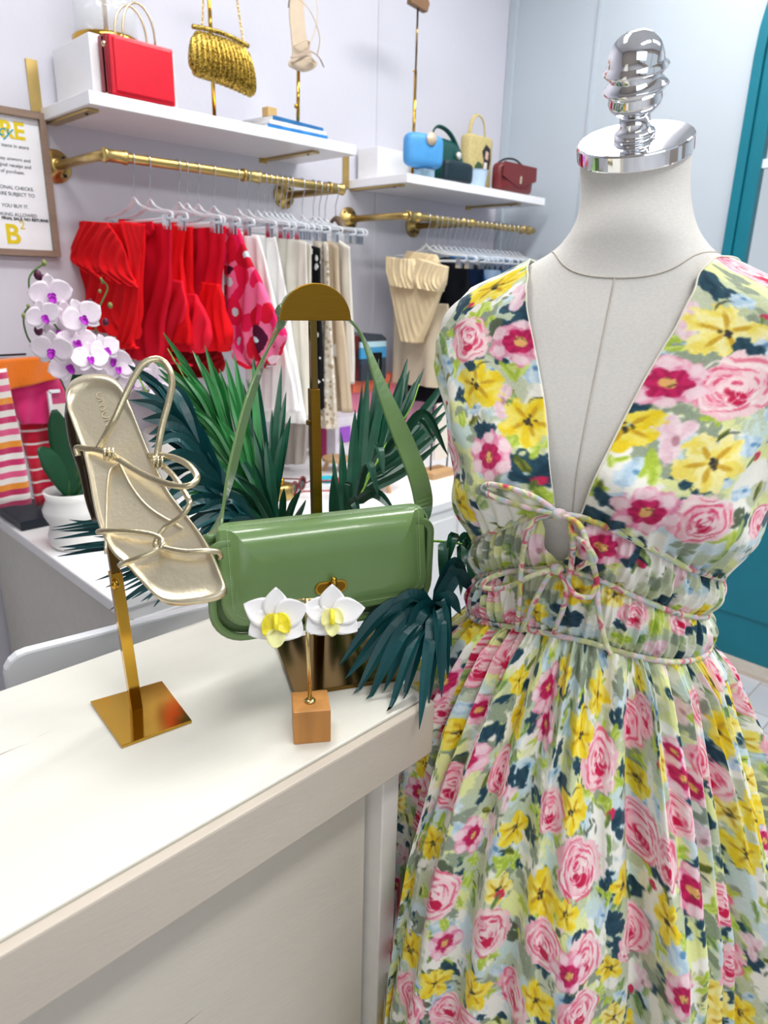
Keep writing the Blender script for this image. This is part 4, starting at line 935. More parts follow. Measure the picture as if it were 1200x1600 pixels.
# boxes under the dresses at the back
def bx(x0, y0, x1, y1, Y, dep, m, label, name='gift_box', cat='box', grp='boxes at the back of the cabinet', zb=None):
    A, B = at(x0, y0, 'y', Y), at(x1, y1, 'y', Y)
    zl = B.z if zb is None else zb
    return tag(obj(name, MB().box(((A.x+B.x)/2, Y+dep/2, (A.z+zl)/2), (B.x-A.x, dep, A.z-zl), bev=.003), m), label, cat, grp)
LIL = mat('white_lilac_box', '#e9e4ef', .5); PNK = mat('pink_box', '#ee8fb0', .5); PUR = mat('purple_box', '#a45ad0', .5); MAG = mat('magenta_box', '#b02a6a', .5)
bx(524, 655, 572, 700, 1.95, .12, LIL, 'white and lilac box standing right of the pale dresses', zb=CT)
bx(532, 668, 548, 690, 1.944, .005, PUR, 'purple label on the white lilac box', 'label_card', 'card', None)
bx(508, 665, 522, 700, 2.0, .1, MAG, 'narrow magenta box left of the white lilac box', zb=CT)
bx(545, 605, 625, 660, 2.10, .08, PNK, 'large pink box leaning at the back under the blue tin', zb=CT)
bx(552, 590, 622, 606, 2.08, .08, mat('coral_box', '#f07a5a', .5), 'flat coral box lying on the large pink box')
bx(628, 600, 700, 660, 2.02, .10, mat('rose_box', '#e7a0b8', .5), 'pale rose box below the beige trousers', zb=CT)
bx(572, 655, 600, 700, 1.90, .05, mat('peach_carton', '#e8b08a', .5), 'peach carton seen between the palm leaves', zb=CT)
A = at(564, 522, 'y', 2.05); B = at(604, 592, 'y', 2.05)
tin = thing('blue_pillow_pack', (A.x, 2.05, B.z), 'blue and black curved pack with a window on the boxes', 'box')
pts = [(A.x, B.z), (A.x, A.z-.01), (A.x+.02, A.z+.005), (B.x-.03, A.z-.004), (B.x-.004, A.z-.02), (B.x, B.z)]
obj('pack', MB().prism([V(x, 2.05, z_) for x, z_ in pts], (0, .07, 0)), striped('blue_black_pack', ['#0d2236', '#0d2236', '#0d2236', '#12304a', '#2f9fd8', '#2f9fd8', '#bfe6f4'], 6.5), tin, bevel=.004)
obj('window', MB().box(((A.x+B.x)/2+.012, 2.047, B.z+.075), (.055, .003, .07), bev=.004), mat('black_window', '#0a0e16', .1), tin)
bx(550, 525, 566, 592, 2.06, .06, mat('black_red_carton', '#5a1a1c', .4, var=.8, nscale=14), 'narrow dark red carton left of the blue pack')
# colourful little things among the palm leaves at the left
for i, (x, y, cc, lb) in enumerate(((270, 640, '#f2ece6', 'white'), (285, 648, '#e2542a', 'orange'), (300, 655, '#e8402a', 'red orange'), (278, 625, '#e86a9a', 'pink'), (292, 632, '#2a3c9a', 'blue'))):
    c = at(x, y, 'y', 2.05); r = .028
    tag(obj('scarf_roll', MB().tube([c+V(-.035, 0, 0), c+V(-.02, 0, .002), c+V(.02, 0, -.002), c+V(.035, 0, 0)], [.012, .022, .022, .012], 16), fab('scarf_'+lb.replace(' ', '_'), cc), smooth=True), lb + ' rolled scarf in the basket behind the palm leaves', 'scarf', 'rolled scarves')
c1 = at(285, 662, 'y', 2.05)
tag(obj('woven_basket', MB().lathe((c1.x, 2.05, CT), [(.09, 0), (.11, .02), (.125, c1.z-CT-.02), (.12, c1.z-CT-.02), (.1, .02), (0, .01)], 36), mat('white_basket', '#e9e6e0', .7, bump=.8, bscale=90), smooth=True), 'pale basket of rolled scarves under the red tops', 'basket')
# ================================================================= sandal on its stand
st = thing('shoe_stand', (.28, .645, CZ), 'polished brass shoe stand with square base on the counter', 'stand')
pl = [at(*p, 'z', CZ+.003) for p in ((141, 1096), (253, 1064), (300, 1126), (190, 1166))]
obj('base', MB().prism([V(p.x, p.y, CZ+.0004) for p in pl], (0, 0, .003)), BRASS, st, bevel=.0006)
PB = V(.2800, .6480, CZ+.003)
def lean(z): return V(PB.x-.010*(z-CZ)/.25, PB.y+.005*(z-CZ)/.25, z)
axp = ((pl[1]-pl[0]).normalized(), V(0,0,1).cross((pl[1]-pl[0]).normalized()), V(0,0,1))
def sq_pole(z0, z1, w):
    mb = MB(); a, b = lean(z0), lean(z1); Xv, Yv = axp[0]*w/2, axp[1]*w/2
    vs = [p+sx*Xv+sy*Yv for p in (a, b) for sx, sy in ((-1,-1), (1,-1), (1,1), (-1,1))]
    return mb.add(vs, [(3,2,1,0), (4,5,6,7), (0,1,5,4), (1,2,6,5), (2,3,7,6), (3,0,4,7)])
obj('pole', sq_pole(CZ+.003, CZ+.165, .0115), BRASS, st, bevel=.0006)
obj('upper_pole', sq_pole(CZ+.160, CZ+.200, .0085), BRONZE, st, bevel=.0005)
obj('screw', MB().lathe(lean(CZ+.155)+axp[1]*-.006-axp[0]*.004, [(.004, 0), (.004, .006), (0, .008)], 12, (axp[0], V(0,0,1), -axp[1])), BRASS, st, smooth=True)
GOLDL = mat('champagne_metallic_leather', '#d8cba8', .24, .92, var=.03, nscale=20, bump=.12, bscale=300)
GOLDI = mat('champagne_insole', '#e0d4b8', .30, .8, var=.04, nscale=14, bump=.12, bscale=220)
sd = thing('strappy_sandal', dist(230, 800, .74), 'champagne gold square toe strappy sandal tilted on the brass shoe stand', 'shoe')
def sdep(x, y):                                   # depth of the tilted footbed
    t = (y-590)/350
    return .760 - .085*t + .012*math.sin(PI*t)*0 + .010*math.cos(PI*t)
def FP(x, y, o=0): return dist(x, y, sdep(x, y)-o)
OUT = [(106, 640), (103, 615), (110, 599), (128, 589), (150, 586), (172, 590), (190, 605), (206, 640), (222, 680), (240, 722), (264, 768), (292, 805), (318, 840), (335, 872), (347, 900), (353, 918), (350, 928), (335, 937), (300, 943), (272, 944), (250, 937), (225, 913), (200, 885), (180, 868), (165, 845), (153, 815), (145, 780), (138, 740), (128, 700), (116, 668)]
o2 = [(p.x, p.y) for p in spline([V(a, b, 0) for a, b in OUT+[OUT[0]]], 4)][:-1]
cx_, cy_ = 215, 775
def spine(y):                                     # centre line of the foot
    return np.interp(y, [586, 640, 700, 760, 820, 880, 945], [150, 155, 178, 198, 228, 262, 305])
def ring(k, off):
    out = []
    for x, y in o2:
        yy = 770 + (y-770)*k; sx_ = spine(yy); out.append(FP(sx_ + (x-spine(y))*k, yy, off))
    return out
rings = [ring(1.0, -.004), ring(1.0, 0), ring(.985, .003), ring(.95, .003), ring(.93, .0005), ring(.84, .0), ring(.66, .0), ring(.4, -.001), ring(.1, -.001)]
mb = MB().grid(rings, closed=True); n_ = len(o2); mb.f.append(tuple((len(rings)-1)*n_+k for k in range(n_)))
obj('footbed', mb, GOLDI, sd, smooth=True)
mb = MB().grid([ring(1.0, .000), ring(1.012, -.002), ring(1.012, -.006), ring(.97, -.008), ring(.3, -.008)], closed=True); mb.f.append(tuple(4*n_+k for k in range(n_)))
obj('outsole', mb, GOLDL, sd, smooth=True)
# raised welt lines of the footbed
def FT(L, r, o, n=6, nm='strap', m=GOLDL, r2=None):
    pts = spline([FP(x, y, oo) for x, y, oo in L], n)
    return obj(nm, MB().tube(pts, r if r2 is None else [(r, r2)]*len(pts), 10, flat=(CAM-pts[0]).normalized() if r2 else None), m, sd, smooth=True)
FT([(165, 905-40, .001), (166, 800, .002), (170, 740, .002), (186, 722, .002)], .0014, 0, nm='seam', m=GOLDI)
FT([(186, 722, .002), (205, 760, .002), (235, 795, .002), (285, 825, .001)], .0014, 0, nm='seam', m=GOLDI)
# straps
FT([(154, 700, .010), (165, 680, .022), (180, 653, .034), (195, 619, .044), (211, 587, .05), (226, 567, .052), (247, 561, .05), (263, 574, .046), (269, 597, .04), (264, 627, .034), (255, 660, .026), (248, 695, .016), (243, 726, .010)], .0019, 0, r2=.0036)
FT([(122, 712, -.004), (120, 700, .002), (135, 701, .006), (153, 703, .010), (174, 711, .014), (208, 732, .022), (237, 747, .030), (274, 759, .038), (298, 758, .040), (308, 745, .038), (295, 727, .032), (274, 716, .024), (253, 712, .014), (232, 712, .004)], .0019, 0, r2=.0034)
FT([(240, 722, -.002), (252, 726, .010), (274, 747, .022), (292, 775, .028), (296, 788, .028), (284, 806, .022), (258, 824, .014), (247, 840, .012), (243, 852, .010), (250, 860, .011)], .0019, 0, r2=.003)
FT([(153, 833, -.004), (158, 830, .004), (195, 830, .012), (232, 834, .013), (252, 842, .013), (254, 852, .014), (246, 858, .012), (243, 848, .012)], .0019, 0, r2=.003)
FT([(250, 848, .013), (258, 856, .013), (290, 862, .014), (320, 861, .013), (341, 863, .006), (345, 872, -.004)], .0019, 0, r2=.003)
FT([(252, 854, .013), (235, 864, .014), (215, 872, .013), (195, 880, .008), (186, 884, -.004)], .0019, 0, r2=.003)
for (x, y) in ((170, 709), (247, 722)):
    c = FP(x, y, .018 if x < 200 else .014); 
    mb = MB()
    for k in (-1, 0, 1): mb.tube([c + CR*(k*.0042) + CU*(.0055*math.sin(q))*1.0 + (CAM-c).normalized()*(.004*math.cos(q)) for q in np.linspace(0, 2*PI, 14)[:-1]], .0016, 6, closed=True)
    obj('strap_keeper', mb, GOLDL, sd, smooth=True)
# stiletto heel hanging behind the heel seat
hp = [(FP(124, 618, -.012), .010), (FP(122, 650, -.022), .014), (FP(124, 690, -.034), .011), (FP(134, 735, -.044), .0075), (FP(142, 780, -.052), .006), (FP(152, 812, -.058), .0055)]
obj('heel', MB().tube(spline([p for p, r in hp], 6), list(np.interp(np.linspace(0, 5, 31), range(6), [r for p, r in hp])), 14), mat('dark_mirror_heel', '#4d4436', .12, .9), sd, smooth=True)
# stamped lettering
cl_ = FP(160, 640, 0)
def stamp():
    Yv = (FP(166, 670, .001)-FP(149, 612, .001)).normalized(); Nv = -_F; Xv = Yv
    Zv = (CAM-FP(158, 640)).normalized(); Uv = Zv.cross(Xv).normalized(); Zv = Xv.cross(Uv)
    o = FP(149, 613, .0012)
    M_ = Matrix(((Xv.x, Uv.x, Zv.x, o.x), (Xv.y, Uv.y, Zv.y, o.y), (Xv.z, Uv.z, Zv.z, o.z), (0,0,0,1)))
    text('stamped_word', 'ONSON', .0125, mat('stamp_taupe', '#a89c84', .5, .4), sd, M_, thick=.0002)  # letters in a flat taupe, duller than the insole
stamp()

# ================================================================= green handbag on its stand
bs = thing('bag_stand', (.52, .62, CZ), 'dark bronze bag stand with half round top behind the green handbag', 'stand')
u = V(.894, -.447, 0); v_ = V(.447, .894, 0); pc_ = V(.421, .551, CZ) + u*.072 + v_*.066
obj('base', MB().box(pc_+V(0, 0, .003), (.144, .132, .005), (u, v_, V(0,0,1)), bev=.0006), BRONZE, bs)
bp = V(.532, .640, CZ+.005)
def bl(z): return V(bp.x-.006*(z-CZ)/.4, bp.y+.002*(z-CZ)/.4, z)
ub = V(math.cos(-.32), math.sin(-.32), 0); vb = V(-ub.y, ub.x, 0)
def bar(z0, z1, w, d):
    mb = MB(); vs = [bl(z)+ub*sx*w/2+vb*sy*d/2 for z in (z0, z1) for sx, sy in ((-1,-1), (1,-1), (1,1), (-1,1))]
    return mb.add(vs, [(3,2,1,0), (4,5,6,7), (0,1,5,4), (1,2,6,5), (2,3,7,6), (3,0,4,7)])
obj('pole', bar(CZ+.005, CZ+.33, .0115, .0115), ANTIQ, bs, bevel=.0005)
obj('upper_pole', bar(CZ+.32, CZ+.435, .008, .008), BRONZE, bs, bevel=.0005)
obj('screw', MB().lathe(bl(CZ+.29)-ub*.006, [(.003, 0), (.003, .004), (0, .005)], 10, (vb, V(0,0,1), -ub)), BRONZE, bs)
tz = at(494, 500, 'y', bl(CZ+.43).y).z
tc_ = bl(tz); hw_ = .043
pts = [tc_ - vb*.012 + ub*(hw_*math.cos(q)) + V(0, 0, .0405*math.sin(q)) for q in np.linspace(0, PI, 28)]
obj('top_plate', MB().prism(pts, vb*.003), ANTIQ, bs, bevel=.0008)
pts = [tc_ - vb*.009 + ub*(.033*math.cos(q)) + V(0, 0, .031*math.sin(q)) for q in np.linspace(0, PI, 28)]
obj('strap_holder', MB().prism(pts, vb*.022), ANTIQ, bs, bevel=.0008)
GREEN = mat('sage_green_leather', '#6c8a55', .22, var=.03, nscale=10, bump=.06, bscale=500, coat=.25)
GREEND = mat('sage_green_leather_side', '#5f7d4d', .3, var=.03, nscale=10, bump=.08, bscale=500)
STI = mat('sage_stitch', '#a9bd92', .6)
gh = thing('green_handbag', dist(510, 900, .80), 'sage green leather shoulder bag with gold turn clasp hanging on stand', 'handbag')
# bag frame: origin at the centre of its front face
gX = V(math.cos(math.radians(-22)), math.sin(math.radians(-22)), 0)
gZ = V(0, 0, 1); gZ = (gZ + gX*.0).normalized(); 
tilt = math.radians(1.5); gX, gZ = (gX*math.cos(tilt)-gZ*math.sin(tilt)*0, gZ)
gY = gZ.cross(gX)            # points away from the camera
GC = dist(513, 896, .800)
def G(x, y, z): return GC + gX*x + gY*y + gZ*z
GW, GH = .262, .112
def rr_out(w, h, rt, rb, n=8, cx=0, cz=0):
    out = []
    for (sx, sz, r, a0) in ((1, 1, rt, 0), (-1, 1, rt, PI/2), (-1, -1, rb, PI), (1, -1, rb, 1.5*PI)):
        for k in range(n+1):
            a = a0 + PI/2*k/n; out.append((cx + sx*(w/2-r) + r*math.cos(a), cz + sz*(h/2-r) + r*math.sin(a)))
    return out
def bulge(x, z, w, h, b): return -b*max(0, 1-(2*x/w)**4)*max(0, 1-(2*z/h)**2)**.6
# rear body with gusset
def lay(w, h, rt, rb, y, cz=-.007): return [G(x, y, z+cz) for x, z in rr_out(w, h, rt, rb)]
mb = MB().grid([lay(GW*.2, GH*.2, .01, .01, .062), lay(GW-.03, GH-.02, .02, .03, .062), lay(GW-.006, GH-.002, .02, .034, .058), lay(GW, GH, .02, .036, .05), lay(GW, GH, .02, .036, .012), lay(GW-.004, GH-.002, .02, .036, .008)], closed=True)
nn2 = len(rr_out(1, 1, .1, .1)); mb.f.append(tuple(range(nn2)))
obj('body', mb, GREEND, gh, smooth=True)
# raised rim of the gusset
obj('rim', MB().tube([G(x, .004, z-.008) for x, z in rr_out(GW, GH+.002, .016, .036)], [(.0028, .005)]*nn2, 8, closed=True, flat=gY), GREEN, gh, smooth=True)
obj('recessed_front', MB().grid([lay(GW-.002, GH-.002, .018, .034, .010), lay(.1, .05, .01, .01, .010), lay(.01, .01, .003, .003, .010)], closed=True), GREEND, gh, smooth=True)
# flap: rounded slab rolling back over the top edge
FW, FH, FC = .246, .119, .0125
def FG(x, y, z):
    z0, r = .036, .021
    if z > z0:
        a = (z-z0)/r; rr_ = r - (y+.0); return G(x, r - rr_*math.cos(a), z0 + rr_*math.sin(a))
    return G(x, y, z)
rows = []
for inset, yy in ((.0, .010), (.0, -.006), (.0015, -.009), (.004, -.0105), (.013, -.0105), (.0155, -.0118), (.020, -.0135), (.028, -.0142), (.036, -.0146), (.044, -.0150), (.050, -.0152), (.055, -.0153), (.0585, -.0153)):
    w, h = FW-2*inset, FH-2*inset
    rr0 = rr_out(w, h, max(.0004, .014-inset), max(.0005, .030-inset*.7) if h > .06 else max(.0004, h/2*.9), cz=FC)
    rows.append([FG(x, yy, z) for x, z in rr0])
mb = MB().grid(rows, closed=True); mb.f.append(tuple((len(rows)-1)*nn2+k for k in range(nn2)))
obj('flap', mb, GREEN, gh, smooth=True)
# stitching: short dashes on the flap border
mb = MB(); per = [q for q in rr_out(FW-.021, FH-.021, .006, .022, 10, cz=FC)]
per = [per[i] for i in range(len(per)) ]; pts = [FG(x, -.0114, z) for x, z in per]; pts.append(pts[0])
acc = 0
for a, b in zip(pts[:-1], pts[1:]):
    L = (b-a).length; 
    if L < 1e-6: continue
    d = (b-a)/L; s = -acc
    while s < L:
        if s >= 0 : mb.tube([a+d*s, a+d*min(L, s+.0017)], .0004, 5)
        s += .0029
    acc = (L - (s-.0029)) % .0029
obj('stitching', mb, STI, gh)
tag(gh.children[-1], kind=None)
# clasp
kc = (-.002, -.010)
obj('clasp_plate', MB().prism([G(kc[0]+x, -.0145, kc[1]+z) for x, z in rr_out(.038, .015, .0073, .0073)], gY*-.0026), BRASS, gh, bevel=.0006)
obj('clasp_recess', MB().prism([G(kc[0]+x, -.0169, kc[1]+z) for x, z in rr_out(.033, .0105, .005, .005)], gY*-.0005), ANTIQ, gh)
obj('clasp_knob', MB().tube([G(kc[0], -.0165, kc[1]-.006), G(kc[0], -.021, kc[1]-.004), G(kc[0]+.001, -.023, kc[1]+.004), G(kc[0]+.001, -.022, kc[1]+.0125), G(kc[0]+.001, -.021, kc[1]+.0145)], [.0033, .0036, .0036, .0038, .002], 14), BRASS, gh, smooth=True)
# strap: flat leather band over the top plate
TPL, TPR, TPT = tc_ - ub*.048 + V(0,0,.006), tc_ + ub*.048 + V(0,0,.006), tc_ + V(0,0,.0465)
TB = tc_ + vb*.004
lft, rgt = G(-GW/2-.001, .028, .030), G(GW/2+.001, .028, .030)
sp_ = [lft + V(0,0,-.045), lft, D(343, 812, .790), D(361, 740, .80), D(385, 640, .815), D(413, 560, .83), D(436, 508, .84), TB - ub*.0345 + V(0,0,.010), TB - ub*.024 + V(0,0,.027), TB + V(0,0,.0350), TB + ub*.024 + V(0,0,.027), TB + ub*.0345 + V(0,0,.010), D(565, 525, .855), D(598, 610, .865), D(632, 690, .87), D(655, 750, .868), rgt.lerp(D(655, 750, .868), .35)+V(.006, 0, 0), rgt, rgt+V(0,0,-.045)]
pts = spline(sp_, 7); n = len(pts)
# band width runs across the bag's thickness and narrows over the plate
wd = [.0125 if i/n < .28 else (.0165 if i/n > .72 else .0085) for i in range(n)]
wd = [sum(wd[max(0, i-6):i+7])/len(wd[max(0, i-6):i+7]) for i in range(n)]
rows = []
for i, p in enumerate(pts):
    t = (pts[min(n-1, i+1)]-pts[max(0, i-1)]).normalized(); f_ = i/(n-1)
    face = 1.15*smoothstep((f_-.60)/.16)*(1-smoothstep((f_-.86)/.1)) + .55*smoothstep((.34-f_)/.1)*smoothstep((f_-.08)/.1)
    w = (gY*math.cos(face) + gX*math.sin(face)); w = (w - t*w.dot(t)).normalized(); nn_ = t.cross(w)
    ww, th = wd[i], .0016
    rows.append([p - w*ww - nn_*th, p + w*ww - nn_*th, p + w*(ww+.0006), p + w*ww + nn_*th, p - w*ww + nn_*th, p - w*(ww+.0006)])
mb = MB().grid(rows, closed=True); mb.f.append((0,1,2,3,4,5)); mb.f.append(tuple((n-1)*6+k for k in range(6)))
obj('strap', mb, GREEN, gh, bevel=0, smooth=False)
for P_ in (G(GW/2-.004, .028, FH/2-.012), G(-GW/2+.004, .028, FH/2-.012)):
    obj('strap_stud', MB().lathe(P_, [(.006, -.006), (.006, .006), (0, .008)], 14, (gY, gZ, gX)), GREEND, gh, smooth=True)

# ================================================================= orchid earrings on a wooden block
es = thing('earring_stand', (.385, .475, CZ), 'wooden cube earring stand with thin brass rod at counter front', 'stand')
e0, e1, e2 = at(459, 1164, 'z', CZ), at(517, 1159, 'z', CZ), None
ex = (e1-e0).normalized(); ey = V(0,0,1).cross(ex); EW = (e1-e0).length
cc_ = (e0+e1)/2 + ey*EW/2
WB = mat('cherry_wood_cube', '#b47c3f', .45, var=.18, nscale=9, stretch=(6, 6, .6))
obj('block', MB().box(cc_+V(0,0,EW/2), (EW, EW, EW), (ex, ey, V(0,0,1)), bev=.0012), WB, es)
rt = cc_+V(-.001,0,EW); zt = at(479, 935, 'y', cc_.y).z
top = V(rt.x-.003, rt.y, zt)
RG = mat('pale_brass_rod', '#d8bd82', .2, 1)
obj('rod', MB().tube([rt, top], .0022, 12), RG, es, smooth=True)
obj('collar', MB().lathe(rt, [(.006, 0), (.006, .0015), (.004, .003), (.0025, .003)], 20), RG, es, smooth=True)
obj('cross_wire', MB().tube([top-ex*.02-V(0,0,.001), top+ex*.022-V(0,0,.001)], .0008, 8), RG, es, smooth=True)
PW = mat('white_silk_petal', '#f4f2f3', .5, var=.02, sheen=.2); PY = mat('yellow_lip', '#f0dc30', .35, var=.25, nscale=120); PYL = mat('pale_yellow_lip', '#f2efa8', .4, var=.12, nscale=90)
for i, (x, y, lab, pts_) in enumerate(((431, 966, 'left orchid earring, white petals with wide yellow lip, nearer the sandal', [(PI/2, .030, .026), (PI-.42, .034, .029), (PI+.55, .031, .030), (.38, .033, .029), (-.55, .031, .032)]),
                                       (519, 958, 'right orchid earring, white petals with small yellow lip, below the bag clasp', [(PI/2, .028, .026), (PI-.25, .029, .027), (PI+.62, .031, .030), (.16, .032, .027), (-.62, .030, .028)]))):
    c = D(x, y, .672); ea = thing('orchid_earring', c, lab, 'earring', 'orchid earrings on the stand')
    ax = (CR, CU, (CAM-c).normalized())
    for k, (an, L, W) in enumerate(pts_):
        mb = MB(); petal(mb, c, ax, L, W, an, cup=.12, n=10, zoff=.0008*k, tip=.55, th=.0008); obj('petal', mb, PW, ea, smooth=True)
    mb = MB(); s = 1.0 if i == 0 else .78
    petal(mb, c+CU*.004, ax, .024*s, .017*s, -PI/2-.5, cup=.35, zoff=.006, n=8); petal(mb, c+CU*.004, ax, .022*s, .017*s, -PI/2+.6, cup=.35, zoff=.006, n=8)
    obj('lip', mb, PY if i == 0 else PYL, ea, smooth=True)
    mb = MB(); petal(mb, c-CU*.010*s, ax, .019*s, .019*s, -PI/2, cup=.2, zoff=.009, n=8); obj('lower_lip', mb, PYL, ea, smooth=True)
    obj('column', MB().tube(spline([c+CU*.003+ax[2]*.008, c-CU*.005+ax[2]*.013, c-CU*.011+ax[2]*.012], 4), [.0022]*4+[.0026]*4+[.002], 12), PY, ea, smooth=True)
# ================================================================= mannequin
FA = math.radians(195)
FD = V(math.cos(FA), math.sin(FA), 0); SD = V(math.cos(FA+PI/2), math.sin(FA+PI/2), 0)   # front, viewer's right
MC = V(.714, .361, 0)
TS = np.array([  # z, half width, front depth, back depth, forward shift
 (1.640,.0560,.0480,.0460,.004),(1.600,.0585,.0510,.0500,.002),(1.570,.0610,.0540,.0540,-.002),(1.552,.0630,.0580,.0580,-.006),
 (1.538,.0720,.0620,.0620,-.010),(1.525,.1010,.0660,.0660,-.014),(1.512,.1300,.0710,.0710,-.016),(1.495,.1760,.0770,.0770,-.016),
 (1.470,.2080,.0850,.0850,-.014),(1.430,.2090,.0950,.0920,-.010),(1.385,.1930,.1070,.0930,-.006),(1.330,.1740,.1180,.0900,-.002),
 (1.280,.1550,.1120,.0860,0),(1.220,.1330,.0980,.0830,0),(1.160,.1230,.0920,.0850,0),(1.100,.1360,.0950,.0950,0),
 (1.020,.1630,.1050,.1120,0),(.920,.1800,.1120,.1200,0),(.850,.1760,.1080,.1180,0)])
def torso(phi, z, off=0.0):
    """phi in radians, 0 = front, + = viewer's right; arrays allowed"""
    z = np.asarray(z, float); phi = np.asarray(phi, float)
    zi = TS[::-1, 0]; w, df, db, cf = (np.interp(z, zi, TS[::-1, k]) for k in (1, 2, 3, 4))
    c, s = np.cos(phi), np.sin(phi)
    p = .86
    cc = np.sign(c)*np.abs(c)**p; ss = np.sign(s)*np.abs(s)**p
    d = np.where(c > 0, df, db)
    bust = .016*np.exp(-((np.abs(phi)-.62)/.33)**2 - ((z-1.335)/.05)**2)
    f = cf + (d+off+bust)*cc; sd = (w+off)*ss
    P = np.array(MC)[None]*0
    X = MC.x + FD.x*f + SD.x*sd; Y = MC.y + FD.y*f + SD.y*sd
    return np.stack([X, Y, z + 0*X], -1)
# smooth the slice table finely so the interpolation has no creases
zz = np.linspace(.85, 1.64, 160); tab = np.stack([zz] + [np.interp(zz, TS[::-1, 0], TS[::-1, k]) for k in range(1, 5)], 1)
for _ in range(8):
    t2 = tab.copy(); t2[1:-1, 1:] = (tab[:-2, 1:] + 2*tab[1:-1, 1:] + tab[2:, 1:])/4; tab = t2
TS = tab[::-1]
def grid_obj(name, P, m, parent, cols=None, closed=False, solid=0, smooth=True):
    """P: (n, m, 3) array of world points"""
    n, k = P.shape[:2]; org = np.array(ORG[parent.name]); me = bpy.data.meshes.new(name)
    v = (P.reshape(-1, 3)-org).astype(np.float32); kk = k if closed else k-1
    i, j = np.meshgrid(np.arange(n-1), np.arange(kk), indexing='ij'); j2 = (j+1) % k
    q = np.stack([i*k+j, i*k+j2, (i+1)*k+j2, (i+1)*k+j], -1).reshape(-1, 4).astype(np.int32)
    me.vertices.add(len(v)); me.vertices.foreach_set('co', v.ravel())
    me.loops.add(q.size); me.loops.foreach_set('vertex_index', q.ravel())
    me.polygons.add(len(q)); me.polygons.foreach_set('loop_start', np.arange(0, q.size, 4, dtype=np.int32))
    me.update(calc_edges=True)
    if cols is not None:
        a = me.color_attributes.new('print', 'FLOAT_COLOR', 'POINT')
        c = cols.reshape(-1, 3); lin = np.where(c <= .04045, c/12.92, ((c+.055)/1.055)**2.4)
        a.data.foreach_set('color', np.concatenate([lin, np.ones((len(lin), 1))], 1).astype(np.float32).ravel())
    me.materials.append(m)
    if smooth: me.shade_smooth()
    o = bpy.data.objects.new(name, me); C.objects.link(o); o.parent = parent; ORG[o.name] = Vector(org)
    if solid:
        md = o.modifiers.new('solid', 'SOLIDIFY'); md.thickness = solid; md.offset = -1
    return o
man = thing('dress_form', MC, 'cream linen dress form with chrome neck cap wearing the floral dress', 'mannequin')
phis = np.linspace(-PI, PI, 193)[:-1]
zs = np.concatenate([np.linspace(.86, 1.44, 60), np.linspace(1.444, 1.60, 60)])
CAPN = (V(0,0,1)*math.cos(math.radians(30)) + FD*math.sin(math.radians(30))).normalized()
CAPC = Vector(dist(990, 222, .682)); CAPC = V(MC.x, MC.y, 0) + FD*.006 - SD*.007 + V(0,0,1.627)
CX_ = SD; CY_ = CAPN.cross(CX_)                      # in-plane axes
Pt = torso(phis[None, :], zs[:, None])
# the neck: blend the top rows up to the slanted cap outline
cap_ring = np.array([CAPC + CX_*(.0525*math.sin(a)) - CY_*(-.0415*math.cos(a)) *(-1 if False else 1) for a in phis])
# choose sign so that phi = 0 is at the front
if (Vector(cap_ring[len(phis)//2]) - CAPC).dot(FD) < 0:
    cap_ring = np.array([CAPC + CX_*(.0525*math.sin(a)) + CY_*(-.0415*math.cos(a)) for a in phis])
base = torso(phis, np.full_like(phis, 1.535)); rows_ = [torso(phis, np.full_like(phis, z)) for z in zs if z <= 1.548]
K = 26; d0 = (rows_[-1]-rows_[-3]); d0 /= np.linalg.norm(d0, axis=1)[:, None]
a0 = rows_[-1]; d1 = np.array([CAPN*.05]*len(phis))
for k in range(1, K+1):
    t = k/K; h00 = 2*t**3-3*t**2+1; h10 = t**3-2*t**2+t; h01 = -2*t**3+3*t**2; h11 = t**3-t**2
    rows_.append(h00*a0 + h10*d0*.10 + h01*cap_ring + h11*d1*1.4)
BODY = np.stack(rows_)
grid_obj('body', BODY, LINEN, man, closed=True)
# chrome cap, slanted and oval
axc = (CX_, CY_, CAPN)
obj('neck_cap', MB().lathe(CAPC, [(.0, -.002), (.0540, -.002), (.0550, 0), (.0550, .0125), (.0540, .0145), (0, .0150)], 72, axc, sx=1, sy=.80), CHROME, man, smooth=False, bevel=.0008)
man.children[-1].data.shade_smooth() if False else None
prof = [(.0205, 0), (.0205, .0065), (.0190, .0085), (.0165, .0115), (.0150, .014), (.0150, .0255), (.0160, .027), (.0185, .030), (.0235, .036), (.0255, .043), (.0245, .049), (.0250, .0515), (.0285, .0545), (.0240, .061), (.0240, .064), (.0285, .0715), (.0255, .0745), (.0255, .078), (.0262, .084), (.0258, .091), (.0235, .100), (.0190, .108), (.0120, .1135), (.005, .1155), (0, .116)]
prof = [(.0205,0),(.0205,.0060),(.0190,.0085),(.0160,.011),(.0150,.014),(.0150,.027),(.0165,.029),(.0205,.032),(.0245,.0375),(.0262,.0435),(.0255,.0500),(.0262,.0520),(.0315,.0575),(.0300,.0605),(.0245,.0675),(.0245,.0690),(.0300,.0755),(.0315,.0785),(.0268,.0840)] + [(.0268*math.cos(q)**.9, .0840+.0330*math.sin(q)) for q in np.linspace(.05, PI/2-.02, 16)] + [(0, .117)]
prof = [(r*.93, h*.76) for r, h in prof]
obj('finial', MB().lathe(CAPC+CAPN*.0145, prof, 48, axc), CHROME, man, smooth=True)
man.children[-1].modifiers.new('es', 'EDGE_SPLIT').split_angle = math.radians(38)
SEAM = mat('linen_seam', '#bdb6aa', .9)
def on_body(phi, z, off=.0006): return Vector(torso(np.array([phi]), np.array([z]), off)[0])
ns = []
for a in np.linspace(-1.9, 1.9, 60):
    ns.append(on_body(a, 1.5105 + .026*(1-math.exp(-(a/.6)**2)), .0004))
